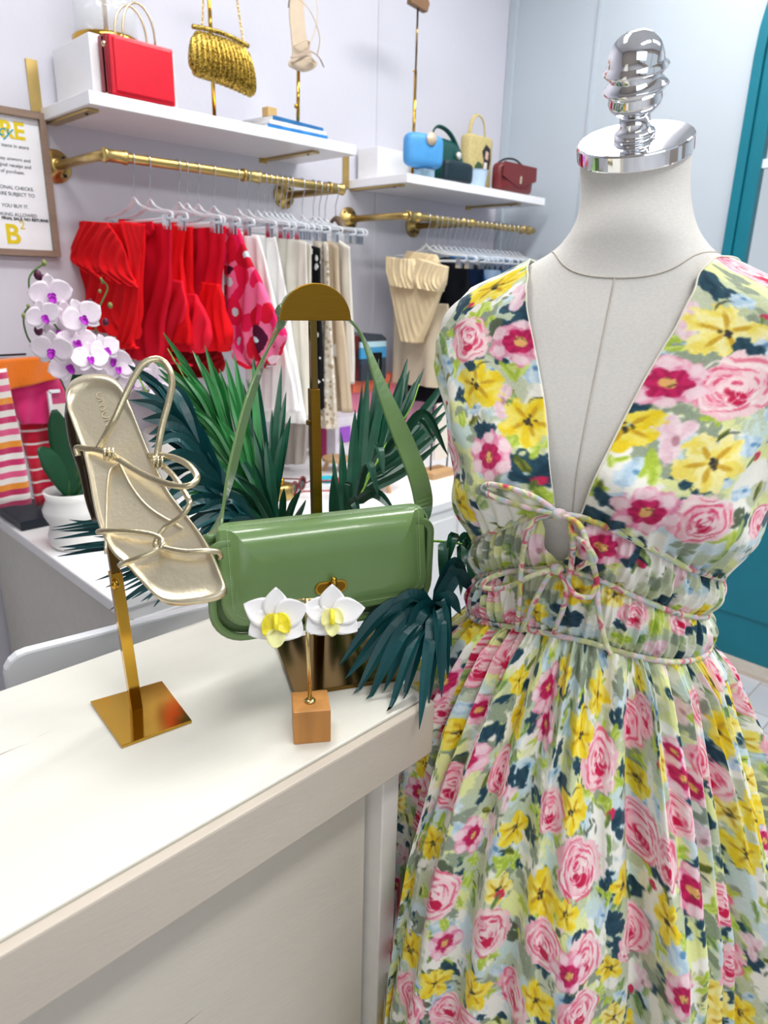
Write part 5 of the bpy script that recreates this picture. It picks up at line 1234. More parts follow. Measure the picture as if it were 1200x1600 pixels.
obj('neck_seam', MB().tube(ns, .0007, 6), SEAM, man, smooth=True)
obj('centre_seam', MB().tube([on_body(.0, z, .0006) for z in np.linspace(1.510, 1.16, 40)], .0006, 6), SEAM, man, smooth=True)
obj('stand_pole', MB().tube([V(MC.x, MC.y, .03), V(MC.x, MC.y, .87)], .014, 16), CHROME, man, smooth=True)
obj('stand_base', MB().lathe((MC.x, MC.y, 0), [(.15, 0), (.15, .01), (.14, .018), (.03, .03), (.02, .05), (0, .05)], 48), CHROME, man, smooth=True)

# ================================================================= dress print, painted as pigment on the cloth (no light or shade)
rs = np.random.RandomState(5)
def vnoise(h, w, cell, seed):
    r = np.random.RandomState(seed); gh_, gw_ = int(h/cell)+3, int(w/cell)+3; g = r.rand(gh_, gw_)
    y = np.arange(h)/cell; x = np.arange(w)/cell; yi = y.astype(int); xi = x.astype(int); fy = y-yi; fx = x-xi
    fy = fy*fy*(3-2*fy); fx = fx*fx*(3-2*fx)
    a = g[yi][:, xi]; b = g[yi][:, xi+1]; c = g[yi+1][:, xi]; d = g[yi+1][:, xi+1]
    return (a*(1-fx)+b*fx)*(1-fy)[:, None] + (c*(1-fx)+d*fx)*fy[:, None]
def hexc(h): return np.array([int(h[i:i+2], 16)/255 for i in (1, 3, 5)])
class Cloth:
    """pigment canvas in cloth coordinates (metres); v points up"""
    def __init__(s, u0, u1, v0, v1, px=.0008, seed=1):
        s.u0, s.v0, s.px = u0, v0, px; s.w = int((u1-u0)/px)+1; s.h = int((v1-v0)/px)+1
        s.N1 = vnoise(s.h, s.w, 7, seed)*.6 + vnoise(s.h, s.w, 3, seed+1)*.4
        s.N2 = vnoise(s.h, s.w, 18, seed+2); s.N3 = vnoise(s.h, s.w, 30, seed+3)
        s.NF = vnoise(s.h, s.w, 2, seed+9)
        s.a = np.empty((s.h, s.w, 3)); s.a[:] = hexc('#f4f2e8')
        L1 = vnoise(s.h, s.w, 40, seed+4); L2 = vnoise(s.h, s.w, 34, seed+5); L3 = vnoise(s.h, s.w, 28, seed+6)
        for L, c, lo in ((L1, '#e2e890', .55), (L2, '#c4dbe4', .60), (L3, '#bcc6a4', .55)):
            m = np.clip((L + (s.N1-.5)*.35 - lo)/.10, 0, 1)[..., None]*.8; s.a = s.a*(1-m) + hexc(c)*m
    def win(s, cu, cv, r):
        x, y = (cu-s.u0)/s.px, (cv-s.v0)/s.px; R = r/s.px+3
        x0, x1, y0, y1 = int(max(0, x-R)), int(min(s.w, x+R+1)), int(max(0, y-R)), int(min(s.h, y+R+1))
        if x1 <= x0 or y1 <= y0: return None
        Y, X = np.mgrid[y0:y1, x0:x1]
        return slice(y0, y1), slice(x0, x1), (X-x)*s.px, (Y-y)*s.px
    def put(s, sy, sx, m, col):
        s.a[sy, sx] = s.a[sy, sx]*(1-m[..., None]) + col*m[..., None]
    def blob(s, cu, cv, ru, rv, ang, col, al=1., rough=.5, col2=None, streak=10, petals=0, pd=.0, ph=0.):
        W = s.win(cu, cv, max(ru, rv)*1.5)
        if W is None: return
        sy, sx, X, Y = W; ca, sa = math.cos(ang), math.sin(ang)
        x, y = X*ca+Y*sa, -X*sa+Y*ca
        q = np.sqrt((x/ru)**2+(y/rv)**2)
        if petals: q = q/(1+pd*np.cos(petals*np.arctan2(y/rv, x/ru)+ph))
        q = q + rough*(s.N1[sy, sx]-.5)*1.0
        m = np.clip((1-q)*min(ru, rv)/s.px/1.3+.5, 0, 1)*al
        c = hexc(col)[None, None]
        if col2:
            k = np.clip(.5+.6*np.sin(y/rv*streak*.5 + 5*s.N2[sy, sx] + 4*s.N1[sy, sx]), 0, 1)[..., None]
            c = c*(1-k) + hexc(col2)*k
        s.put(sy, sx, m, c)
    def arc(s, cu, cv, r, w, a0, a1, col, al=1., ecc=1., ang=0., taper=True):
        W = s.win(cu, cv, (r+w)*max(1, ecc)*1.1)
        if W is None: return
        sy, sx, X, Y = W; ca, sa = math.cos(ang), math.sin(ang)
        x, y = X*ca+Y*sa, (-X*sa+Y*ca)/ecc
        R = np.hypot(x, y) + (s.N1[sy, sx]-.5)*w*1.4 + (s.N2[sy, sx]-.5)*r*.42; T = np.arctan2(y, x); mid = (a0+a1)/2; half = (a1-a0)/2
        dT = np.abs((T-mid+PI) % (2*PI)-PI)/half
        ww = w*np.sqrt(np.clip(1-dT**2, 0, 1)) if taper else w*(dT < 1)
        m = np.clip((ww-np.abs(R-r))/s.px/1.2+.3, 0, 1)*(dT < 1)*al
        s.put(sy, sx, m, hexc(col)[None, None])
    # ---- motifs
    def rose(s, u, v, r, ex=1., ang=0.):
        R_ = rs.uniform
        for k in range(5):
            a = k*PI*2/5+R_(0, 1); s.blob(u+r*.38*math.cos(a)*ex, v+r*.38*math.sin(a), r*.66*ex, r*.66, 0, ['#f3c3cb', '#f6d5d6', '#f0b2bf'][k % 3], 1, .45)
        for rr, n, c in ((.92, 4, '#e56a86'), (.80, 5, '#fbe9e6'), (.68, 5, '#e4557a'), (.56, 4, '#f7cdd2'), (.45, 4, '#dd3f68'), (.33, 3, '#f9dcdc'), (.23, 3, '#d62f5c')):
            o = R_(0, 6)
            for k in range(n):
                a = o + k*2*PI/n; s.arc(u+R_(-.05, .05)*r, v-r*.10*(1-rr)+R_(-.05, .05)*r, r*rr*R_(.9, 1.04), r*R_(.035, .075), a, a+R_(.7, 1.7), c, R_(.75, 1), 1/ex if ex else 1, ang)
        for k in range(9): a = R_(0, 6.3); q = r*R_(.3, .85); s.blob(u+q*math.cos(a)*ex, v+q*math.sin(a), r*R_(.10, .22), r*R_(.03, .06), a+PI/2+R_(-.5, .5), ['#d93a66', '#fdf0ec', '#ee8aa2'][k % 3], .9, .9)
        s.blob(u+r*.12, v-r*.36, r*.24, r*.19, R_(-.5, .5), '#c91348', 1, .5); s.blob(u-r*.1, v-r*.2, r*.12, r*.08, 0, '#b8103f', .9, .5)
        for k in range(4): s.arc(u+R_(-.3, .3)*r, v+R_(-.3, .3)*r, r*R_(.15, .4), r*.025, R_(0, 6), R_(6.5, 7.5), ['#c71a4c', '#fff3f0'][k % 2], .8)
    def anemone(s, u, v, r):
        R_ = rs.uniform; o = R_(0, 6)
        for k in range(6):
            a = o+k*PI/3; L = R_(.42, .58); s.blob(u+r*L*math.cos(a), v+r*L*math.sin(a), r*R_(.42, .54), r*R_(.36, .48), a, '#f4c4d0', 1, .7, '#e88fae', 8)
            s.blob(u+r*.74*math.cos(a), v+r*.74*math.sin(a), r*.20, r*.26, a, '#f8dde2', .8, .5)
        for k in range(6):
            a = o+.4+k*PI/3; s.blob(u+r*.27*math.cos(a), v+r*.27*math.sin(a), r*R_(.22, .32), r*R_(.18, .28), a, '#cf1f62', 1, .5, '#b01250', 10)
        s.blob(u, v, r*.22, r*.18, R_(0, 3), '#e8b06a', 1, .5)
        for k in range(9):
            a = R_(0, 6.3); q = r*R_(.08, .24); s.blob(u+q*math.cos(a), v+q*math.sin(a), r*.035, r*.03, 0, ['#5a2030', '#f0d080', '#6a5a20'][k % 3], 1, .2)
    def yellow(s, u, v, r, pale=False):
        R_ = rs.uniform; o = R_(0, 6); A, B = ('#f2de66', '#f7eea6') if pale else ('#efd01e', '#f5e468')
        for k in range(5):
            a = o+k*2*PI/5; L = R_(.38, .52); s.blob(u+r*L*math.cos(a), v+r*L*math.sin(a), r*R_(.44, .54), r*R_(.34, .44), a, A, 1, .8, B, 7)
        for k in range(5):
            a = o+k*2*PI/5+R_(-.2, .2); s.blob(u+r*.36*math.cos(a), v+r*.36*math.sin(a), r*.24, r*.07, a, '#c99a1c', .85, .6)
        for k in range(11):
            a = R_(0, 6.3); q = r*R_(.0, .2); s.blob(u+q*math.cos(a), v+q*math.sin(a), r*.055, r*.045, R_(0, 3), ['#2d2a3a', '#3d3320', '#55481c'][k % 3], 1, .3)
        if R_(0, 1) < .6: s.arc(u+r*.3, v+r*.55, r*.38, r*.035, 1.2, 3.0, '#3a4438', .9)
    def tulip(s, u, v, r):
        R_ = rs.uniform; o = R_(-.6, .6)
        for k, a in enumerate((PI/2+.7, PI/2-.7, PI/2, -PI/2)):
            a += o; s.blob(u+r*.4*math.cos(a), v+r*.4*math.sin(a), r*.5, r*.28, a, '#ecc6d2', .95, .5, '#f4dde2', 8)
        s.blob(u+r*.15, v, r*.10, r*.2, o, '#a05a6a', .6, .5)
    def leaf(s, u, v, r, a, c, c2): s.blob(u, v, r, r*.36, a, c, .95, .6, c2, 5)
    def dark(s, u, v, r, c='#17384a'):
        for k in range(5):
            a = rs.uniform(0, 6.3); s.blob(u+r*.42*math.cos(a), v+r*.42*math.sin(a), r*rs.uniform(.35, .65), r*rs.uniform(.22, .4), rs.uniform(0, 3), c, .96, 1.1, '#20485a' if c == '#17384a' else None)
    def filler(s, k, u, v, r):
        R_ = rs.uniform
        if k == 0: s.dark(u, v, r*1.1)
        elif k == 1:
            for q in range(3): s.leaf(u+R_(-.4, .4)*r, v+R_(-.4, .4)*r, r*R_(.5, .9), R_(0, 3), '#a9c23a', '#cfe078')
        elif k == 2: s.dark(u, v, r*1.15, '#8e9a86')
        elif k == 3: s.blob(u, v, r, r*.6, R_(0, 3), '#aecbe0', .9, .9, '#d3e4ee'); s.blob(u+r*.3, v+r*.2, r*.25, r*.18, 0, '#4a83b0', .8, .8)
        elif k == 4:
            s.blob(u, v, r*.42, r*.30, R_(0, 3), '#d42a5c', 1, .7); s.leaf(u-r*.3, v-r*.4, r*.5, 1.2, '#5f7a3a', '#8fa850')
        elif k == 5:
            for q in range(2): s.leaf(u+R_(-.3, .3)*r, v+R_(-.3, .3)*r, r*R_(.6, 1.), R_(.8, 2.2), '#6f8f52', '#a9bf78')
        elif k == 6:
            for q in range(3): s.leaf(u+R_(-.5, .5)*r, v+R_(-.5, .5)*r, r*R_(.2, .4), R_(0, 3), '#50584c', '#7b8270')
        elif k == 7: s.arc(u, v, r*.7, r*.05, R_(0, 3), R_(3.5, 5), '#3c4a34', .9)
        elif k == 8: s.leaf(u, v, r*.8, R_(0, 3), '#4d5c1e', '#8a8a2c')
    def fillers(s, n, u0, u1, v0, v1, r=.010, kinds=(0, 0, 1, 1, 2, 2, 3, 3, 4, 5, 6, 6, 7, 8)):
        for i in range(n): s.filler(kinds[rs.randint(len(kinds))], rs.uniform(u0, u1), rs.uniform(v0, v1), r*rs.uniform(.6, 1.4))
    def scatter(s, u0, u1, v0, v1, taken, step=.044, sc_=1.0):
        v = v0; row = 0
        while v < v1:
            u = u0 + (row % 2)*step/2
            while u < u1:
                cu, cv = u+rs.uniform(-.3, .3)*step, v+rs.uniform(-.3, .3)*step; k = rs.randint(7)
                if all((cu-a)**2+(cv-b)**2 > (c*.8+.016)**2 for a, b, c in taken):
                    r = rs.uniform(.019, .027)*sc_
                    if k <= 1: s.rose(cu, cv, r)
                    elif k == 2: s.anemone(cu, cv, r)
                    elif k in (3, 4): s.yellow(cu, cv, r, rs.rand() < .35)
                    elif k == 5: s.tulip(cu, cv, r*.9)
                    taken.append((cu, cv, r*.8))
                u += step
            v += step*.85; row += 1
    def sample(s, u, v):
        x = np.clip((u-s.u0)/s.px, 0, s.w-1.001); y = np.clip((v-s.v0)/s.px, 0, s.h-1.001); xi = x.astype(int); yi = y.astype(int); fx = (x-xi)[..., None]; fy = (y-yi)[..., None]
        a = s.a; return (a[yi, xi]*(1-fx)+a[yi, xi+1]*fx)*(1-fy) + (a[yi+1, xi]*(1-fx)+a[yi+1, xi+1]*fx)*fy

def printed(name):
    m = bpy.data.materials.new(name); m.use_nodes = True; nt = m.node_tree; p = nt.nodes['Principled BSDF']
    at_ = nt.nodes.new('ShaderNodeAttribute'); at_.attribute_name = 'print'
    tc = nt.nodes.new('ShaderNodeTexCoord'); n1 = nt.nodes.new('ShaderNodeTexNoise'); n1.inputs['Scale'].default_value = 420; n1.inputs['Detail'].default_value = 4
    nt.links.new(tc.outputs['Object'], n1.inputs[0])
    mx = nt.nodes.new('ShaderNodeMix'); mx.data_type = 'RGBA'; mx.blend_type = 'OVERLAY'; mx.inputs['Factor'].default_value = .22
    nt.links.new(at_.outputs['Color'], mx.inputs[6]); nt.links.new(n1.outputs['Fac'], mx.inputs[7])
    nt.links.new(mx.outputs[2], p.inputs['Base Color'])
    b1 = nt.nodes.new('ShaderNodeTexNoise'); b1.inputs['Scale'].default_value = 55; b1.inputs['Detail'].default_value = 5
    nt.links.new(tc.outputs['Object'], b1.inputs[0])
    bn = nt.nodes.new('ShaderNodeBump'); bn.inputs['Strength'].default_value = .35; bn.inputs['Distance'].default_value = .004
    nt.links.new(b1.outputs['Fac'], bn.inputs['Height']); nt.links.new(bn.outputs[0], p.inputs['Normal'])
    p.inputs['Roughness'].default_value = .62; p.inputs['Specular IOR Level'].default_value = .25; p.inputs['Sheen Weight'].default_value = .12
    return m
PRINT = printed('painterly_floral_cotton')
dr = thing('floral_dress', MC+V(0,0,.4), 'sleeveless painterly floral dress with deep V neck and gathered skirt', 'dress')

def picker(P, UV, facing=None):
    x, y, z = topx(P.reshape(-1, 3)); uv = UV.reshape(-1, 2); ok = np.ones(len(x), bool) if facing is None else facing.reshape(-1)
    def f(px, py):
        d = (x-px)**2+(y-py)**2 + (~ok)*1e9; i = int(np.argmin(d)); return uv[i, 0], uv[i, 1], z[i], math.sqrt(min(d[i], 1e8))
    return f
def facing(P):
    a = np.gradient(P, axis=0); b = np.gradient(P, axis=1); n = np.cross(a, b); c = P - np.array([MC.x, MC.y, 0]); c[..., 2] = 0
    sgn = np.sign((n*c).sum(-1)); n = n*sgn[..., None]; return ((np.array(CAM)-P)*n).sum(-1) > 0
# ---- cords: height as a function of phi
def pint(p, xs, ys):
    q = np.degrees((np.asarray(p)+PI) % (2*PI)-PI); v = np.interp(q, xs, ys); return v
CG = np.radians(np.arange(-180, 181, 2.0)); CTAB = []
for xs, ys in (((-180,-68,-29,-11,-3,1.5,12,27,43.5,87,180), (1.196,1.2056,1.2486,1.277,1.286,1.288,1.279,1.262,1.243,1.211,1.196)),
               ((-180,-73,-29,-8,0,9,25,46.5,93,180), (1.150,1.156,1.1985,1.2186,1.223,1.22,1.206,1.189,1.161,1.150)),
               ((-180,-90,-50,-22,-4,9.5,27,47,66,97,180), (1.112,1.110,1.118,1.136,1.143,1.145,1.1386,1.132,1.1285,1.121,1.112))):
    v = pint(CG, xs, ys)[:-1]
    for _ in range(4): v = (np.roll(v, 1)+2*v+np.roll(v, -1))/4
    CTAB.append(np.append(v, v[0]))
def zc1(p): return np.interp((np.asarray(p)+PI) % (2*PI)-PI, CG, CTAB[0])
def zc2(p): return np.interp((np.asarray(p)+PI) % (2*PI)-PI, CG, CTAB[1])
def zc3(p): return np.interp((np.asarray(p)+PI) % (2*PI)-PI, CG, CTAB[2])
# ---- bodice panels
def bodice(side):
    inner = np.array([(2.5,1.262),(4,1.286),(5,1.326),(6.5,1.35),(10,1.397),(13.2,1.432),(17.5,1.4686),(23.5,1.4933),(33.8,1.5116),(56.5,1.5259),(80,1.529),(110,1.525),(135,1.505),(155,1.47)] if side < 0 else
                     [(1.5,1.27),(2,1.291),(3.7,1.319),(6,1.354),(8,1.387),(10,1.422),(12.8,1.454),(17.5,1.489),(30,1.517),(55,1.532),(85,1.532),(115,1.528),(140,1.505),(158,1.47)])
    outer = np.array([(125,1.206),(125,1.24),(122,1.28),(108,1.32),(92,1.36),(78,1.395),(66,1.433),(58,1.454),(53,1.474),(62,1.494),(90,1.504),(105,1.49),(115,1.45),(120,1.40)])
    n, k = (330, 230)
    t = np.linspace(0, len(inner)-1, n); ii = np.stack([np.interp(t, range(len(inner)), inner[:, c]) for c in (0, 1)], 1); oo = np.stack([np.interp(t, range(len(outer)), outer[:, c]) for c in (0, 1)], 1)
    for _ in range(60):
        ii[1:-1] = (ii[:-2]+2*ii[1:-1]+ii[2:])/4; oo[1:-1] = (oo[:-2]+2*oo[1:-1]+oo[2:])/4
    a = np.linspace(0, 1, k)[None, :]
    phi = np.radians(ii[:, :1]*(1-a) + oo[:, :1]*a); z = ii[:, 1:]*(1-a) + oo[:, 1:]*a
    b = np.linspace(0, 1, n)[:, None]
    # bottom edge follows the cord
    k0 = np.clip(1-b/.16, 0, 1)**1.5; sg = side; zc = zc1(sg*phi); z = z + k0*(zc-z)
    # blousing over the cord and soft folds
    bl_ = .004 + .004*np.clip((z-1.45)/.05, 0, 1) + .015*np.exp(-((z-zc-.040)/.034)**2)*np.clip(phi/.2, .25, 1)
    gat = .0032*np.sin(phi*62+2.0*np.sin(z*60))*np.exp(-((z-zc)/.035)**2)
    fold = .0022*np.sin(phi*9 + z*38 + side) + .0016*np.sin(phi*17 - z*55)
    edge = np.exp(-(a/.02)**2)*.0015
    P = torso(sg*phi, z, bl_ + gat + fold*np.clip(a*6, 0, 1) + edge)
    UV = np.stack([sg*(.11*phi+.02*np.sin(phi)) + 0*z, z], -1)
    return P, UV
PL, UL = bodice(-1); PR_, UR = bodice(1)
cloth = Cloth(-.36, .36, 1.05, 1.56, .0008, 11)
def wc_grid(nz=150, nphi=900, zf=None):
    s_ = np.linspace(0, 1, nphi)[None, :]; t = np.linspace(0, 1, nz)[:, None]
    g_ = .10*np.clip(1-t/.42, 0, 1)**.5+.0005; phi = -.04 + g_ + s_*(2*PI-2*g_)
    z1, z2, z3 = zc1(phi), zc2(phi), zc3(phi)
    z = np.where(t < .5, z1+(z2-z1)*t*2, z2+(z3-z2)*(t*2-1))
    s = np.abs(np.sin(2*PI*t))
    off = .004 + .010*s**.8 + .0028*np.sin(phi*58+2.5*np.sin(t*5+phi*3)+1.5*np.sin(phi*11))*(.6+.4*s) + .0015*np.sin(phi*121+t*4)
    # keyhole opening at the front centre in the upper band is left to the print and the gathers
    pw = (phi+PI) % (2*PI)-PI; return torso(phi + 0*t, z, off), np.stack([.13*pw + 0*t, z - .0 + 0*phi], -1), phi, t
PWc, UWc, _p, _t = wc_grid()
pkL = picker(PL, UL, facing(PL)); pkR = picker(PR_, UR, facing(PR_)); pkW = picker(PWc, UWc, facing(PWc))
def pick(px, py):
    c = [pkL(px, py), pkR(px, py), pkW(px, py)]; c = [q for q in c if q[3] < 14] or [min(c, key=lambda q: q[3])]
    return min(c, key=lambda q: q[3] + q[2]*20)
B_ = dict(
 rose=[(731,530,34),(700,708,34),(1153,603,50),(1100,815,44),(1170,425,42),(1186,815,28),(990,962,24),(1060,965,24),(776,920,22)],
 anemone=[(813,535,36),(766,715,38),(1044,598,42),(1011,801,42),(939,855,38)],
 yellow=[(775,449,32),(745,600,38),(827,659,40),(719,785,36),(976,668,42),(752,864,26),(900,925,24),(835,955,20),(1085,955,22)],
 pale=[(1135,519,48),(1111,724,52),(960,930,24)],
 tulip=[(815,463,28),(780,626,30),(742,803,26),(1069,500,36),(1046,687,40),(835,860,34),(1060,900,26)],
 dark=[(724,472,16),(799,495,22),(784,560,10),(1102,440,22),(1090,600,20),(766,680,20),(828,735,26),(1056,803,18),(915,812,24),(990,864,24),(800,850,22),(925,885,18),(1030,945,18),(880,960,18),(690,620,12),(750,950,16),(1200,800,20)],
 sage=[(770,540,18),(905,640,16),(1100,560,26),(1050,560,24),(1020,720,28),(1060,650,20),(990,480,20),(780,740,20),(1110,660,26),(740,680,14),(940,900,20),(820,930,20),(1190,500,18),(720,650,14)],
 blue=[(831,579,20),(1022,556,18),(985,743,22),(1192,542,20),(1158,770,18),(803,747,22),(700,570,16),(870,720,14),(960,780,18),(860,970,18),(1160,470,18),(1170,700,20),(700,660,12)],
 lime=[(758,485,16),(725,512,18),(805,575,22),(803,690,20),(845,700,18),(1010,735,26),(1044,537,22),(935,760,24),(1118,645,20),(960,720,16),(720,655,14),(850,775,18),(845,880,18),(1140,840,20),(830,800,20),(700,745,16)],
 olive=[(815,725,20),(990,625,22),(938,760,14),(1100,790,10),(700,590,12)],
 red=[(735,478,7),(842,752,13),(1182,712,12),(700,630,7),(1000,880,12),(702,815,9),(1195,495,8)])
taken = []
def do(cl_, pk, spec, dens=1.0, R0=1.0):
    for kind in ('sage', 'blue', 'dark', 'lime', 'olive', 'tulip', 'pale', 'yellow', 'rose', 'anemone', 'red'):
        for (x, y, r) in spec.get(kind, []):
            u, v, z, d = pk(x, y)
            if d > 25: continue
            m = r*z/FPX*R0
            if kind in ('rose', 'anemone') and rs.rand() < .7:
                a_ = rs.uniform(0, 6.3); cl_.dark(u+.95*m*math.cos(a_), v+.95*m*math.sin(a_), m*.55, ['#17384a', '#55624a'][rs.randint(2)])
            if kind == 'sage': cl_.dark(u, v, m*1.2, '#93a088')
            elif kind == 'blue': cl_.filler(3, u, v, m)
            elif kind == 'dark': cl_.dark(u, v, m*1.4)
            elif kind == 'lime': cl_.filler(1, u, v, m)
            elif kind == 'olive': cl_.filler(8, u, v, m)
            elif kind == 'tulip': cl_.tulip(u, v, m)
            elif kind == 'pale': cl_.yellow(u, v, m, True)
            elif kind == 'yellow': cl_.yellow(u, v, m)
            elif kind == 'rose': cl_.rose(u, v, m)
            elif kind == 'anemone': cl_.anemone(u, v, m)
            elif kind == 'red': cl_.filler(4, u, v, m*1.6)
            if kind in ('tulip', 'pale', 'yellow', 'rose', 'anemone'): taken.append((u, v, m))
cloth.fillers(760, -.36, .36, 1.06, 1.56, .010, (1, 2, 5, 6, 2, 3, 1, 0, 8, 6, 5))
do(cloth, pick, B_)
t_ = list(taken); cloth.scatter(-.36, -.23, 1.06, 1.56, t_); cloth.scatter(.23, .36, 1.06, 1.56, t_); cloth.scatter(-.23, .23, 1.06, 1.15, t_)
grid_obj('bodice_panel', PL, PRINT, dr, cloth.sample(UL[..., 0], UL[..., 1]), solid=.0012)
grid_obj('bodice_panel', PR_, PRINT, dr, cloth.sample(UR[..., 0], UR[..., 1]), solid=.0012)
grid_obj('waistband', PWc, PRINT, dr, cloth.sample(UWc[..., 0], UWc[..., 1]))

pb_ = np.radians(np.linspace(116, 244, 70))[None, :]; tb_ = np.linspace(0, 1, 50)[:, None]
zb_ = zc1(pb_) + (1.455 - .05*np.cos(pb_)**2*0 - zc1(pb_))*tb_; PB_ = torso(pb_ + 0*tb_, zb_, .006 + .003*np.sin(pb_*40)*(1-tb_))
grid_obj('back_panel', PB_, PRINT, dr, cloth.sample(.11*(pb_-PI) + 0*tb_, zb_), solid=.0012)
# ---- skirt: denser where the photograph sees it
az_cam = 0.22                                        # direction of the camera in phi (viewer's right of front)
tt = np.linspace(0, 1, 1500); dens = 1/(1+5*np.clip((np.abs(np.linspace(-PI, PI, 4000)-az_cam)-1.75)/.1, 0, 1)*.999)
cum = np.cumsum(dens); cum = (cum-cum[0])/(cum[-1]-cum[0]); NPH = 1500
phi = np.interp(np.linspace(0, 1, NPH+1)[:-1], cum, np.linspace(-PI, PI, 4000))[None, :]
NT = 440; tv = np.concatenate([np.linspace(0, .86, NT), np.linspace(.87, 1, 14)])[:, None]
ztop = zc3(phi); zbot = .46; z = ztop + (zbot-ztop)*tv
d = tv*.66                                           # metres below the waist cord
R0w = np.interp(d, [0, .03, .08, .16, .28, .42, .66], [0, .022, .046, .082, .128, .155, .185])
def fsum(p, ks, seed, amp):
    r = np.random.RandomState(seed); o = 0
    for k in ks: o = o + amp*r.uniform(.5, 1)*np.sin(k*p + r.uniform(0, 6.3) + 1.1*np.sin(r.randint(2, 5)*p + r.uniform(0, 6)))
    return o
warp = phi + .05*np.sin(5*phi+1)+.03*np.sin(11*phi)
big = fsum(warp, (13, 17, 22), 3, 1)/2.1; mid = fsum(warp + .02*np.sin(d*12), (31, 41, 53), 4, 1)/2.2; fine = fsum(warp, (83, 101), 6, 1)/1.6
sharp = lambda q: np.sign(q)*np.abs(q)**.75
aB = np.interp(d, [0, .04, .12, .3, .66], [0, .005, .016, .026, .032]); aM = np.interp(d, [0, .03, .1, .25, .66], [.0035, .0105, .0145, .0125, .009]); aF = np.interp(d, [0, .03, .12, .3, .66], [.0036, .0056, .0030, .0010, .0005])
off = .006 + R0w + aB*sharp(big) + aM*sharp(mid) + aF*fine
Pz = np.clip(z, .86, 2); base0 = torso(phi + 0*z, np.maximum(zc3(phi)+0*z - .0, z*0+0) , 0)
# grow outward from the waist outline; the hem is rounder than the waist
ang = phi
wv = base0[..., :2] - np.array([MC.x, MC.y]); rad = np.linalg.norm(wv, axis=-1); dirv = wv/rad[..., None]
k_ = np.interp(d, [0, .3, .66], [1, .92, .85])
XY = np.array([MC.x, MC.y]) + dirv*((rad*k_) + off)[..., None]
PS = np.concatenate([XY, z[..., None] + 0*XY[..., :1]], -1)
# the cloth is pushed aside by the counter end
bxm = (PS[..., 0] < CX1+.012) & (PS[..., 1] > CY0-.016) & (PS[..., 2] < CZ+.004)
dx = (CX1+.012) - PS[..., 0]; dy = PS[..., 1]-(CY0-.016)
PS[..., 0] = np.where(bxm & (dx <= dy), CX1+.012+.002*np.sin(phi*40), PS[..., 0]); PS[..., 1] = np.where(bxm & (dy < dx), CY0-.016+.002*np.sin(phi*40), PS[..., 1])
# cloth coordinate: arc length along the folds two fifths of the way down, relaxed at the gathers
row = int(NT*.55); seg = np.linalg.norm(np.diff(PS[row], axis=0), axis=1); arc_ = np.concatenate([[0], np.cumsum(seg)]); arc_ -= np.interp(az_cam, phi[0], arc_)
US = np.stack([arc_[None, :] + 0*z, z], -1)
cs = Cloth(arc_.min()-.01, arc_.max()+.01, .44, 1.18, .00085, 31)
fs = facing(PS); pkS = picker(PS[:NT:2, ::2], US[:NT:2, ::2], fs[:NT:2, ::2])
S_ = dict(
 rose=[(750,1044,34),(691,1108,28),(709,1227,40),(657,1274,38),(678,1398,42),(761,1460,44),(642,1563,42),(934,1181,50),(1006,1116,34),(1004,1295,46),(905,1356,52),(983,1450,44),(911,1501,40),(849,1475,38),(859,1269,36),(1102,1207,36),(1128,1413,38),(1192,1475,36)],
 anemone=[(1071,1217,32),(1089,1398,44),(1068,1563,40),(890,1527,36),(740,1305,32),(619,1382,24),(1195,1315,28),(1055,1175,20)],
 yellow=[(934,1088,38),(665,1194,34),(719,1145,30),(812,1119,36),(895,1269,40),(843,1398,44),(885,1429,30),(1040,1439,44),(807,1295,32),(642,1486,36),(738,1553,36),(838,1563,36),(952,1511,30),(678,1315,30),(998,1217,30),(1153,1351,30),(701,1041,22),(1000,1060,22),(1110,1130,24)],
 pale=[(1140,1270,34),(780,1390,30),(1150,1540,34),(960,1590,30)],
 tulip=[(1096,1310,32),(880,1440,26),(630,1340,28),(1060,1110,24),(790,1250,26),(1000,1530,30)],
 dark=[(905,1190,18),(968,1290,20),(800,1230,24),(950,1395,20),(1100,1290,22),(1140,1330,24),(985,1380,18),(720,1190,14),(770,1150,20),(1165,1480,26),(900,1560,24),(955,1450,22),(1035,1370,20),(690,1370,14),(870,1180,16),(700,1510,18),(1110,1180,18),(620,1430,18)],
 sage=[(860,1150,24),(940,1240,26),(770,1120,22),(1050,1300,26),(720,1340,20),(880,1330,24),(1000,1420,26),(820,1500,26),(1110,1450,24),(660,1450,20),(760,1540,22),(1020,1520,24)],
 blue=[(810,1210,34),(1050,1340,34),(770,1330,26),(900,1480,22),(1060,1500,34),(1180,1280,34),(690,1450,24),(790,1520,26),(890,1130,24),(1090,1140,18),(640,1380,20),(720,1300,18)],
 lime=[(965,1225,28),(950,1255,22),(690,1290,20),(790,1345,24),(945,1395,26),(870,1310,22),(770,1430,20),(1060,1330,18),(1030,1480,22),(840,1430,20),(700,1440,18),(1000,1180,18),(720,1410,14),(1150,1450,22),(760,1500,22),(960,1150,20)],
 olive=[(1050,1240,20),(760,1220,18),(1040,1400,18),(800,1330,16),(1160,1240,18)],
 red=[(955,1275,16),(775,1228,12),(1030,1195,12),(785,1395,14),(985,1545,14),(655,1120,8),(680,1490,12),(1020,1385,14)])
taken = []
cs.fillers(int(5600*(cs.w*cs.px)/2.2), cs.u0, cs.u0+cs.w*cs.px, .45, 1.18, .010, (1, 2, 5, 6, 2, 3, 1, 0, 8, 7, 6, 5, 0, 2))
do(cs, pkS, S_, R0=.95)
t_ = list(taken); cs.scatter(cs.u0, cs.u0+cs.w*cs.px, .46, 1.17, t_, .058)
grid_obj('skirt', PS, PRINT, dr, cs.sample(US[..., 0], US[..., 1]), closed=True)

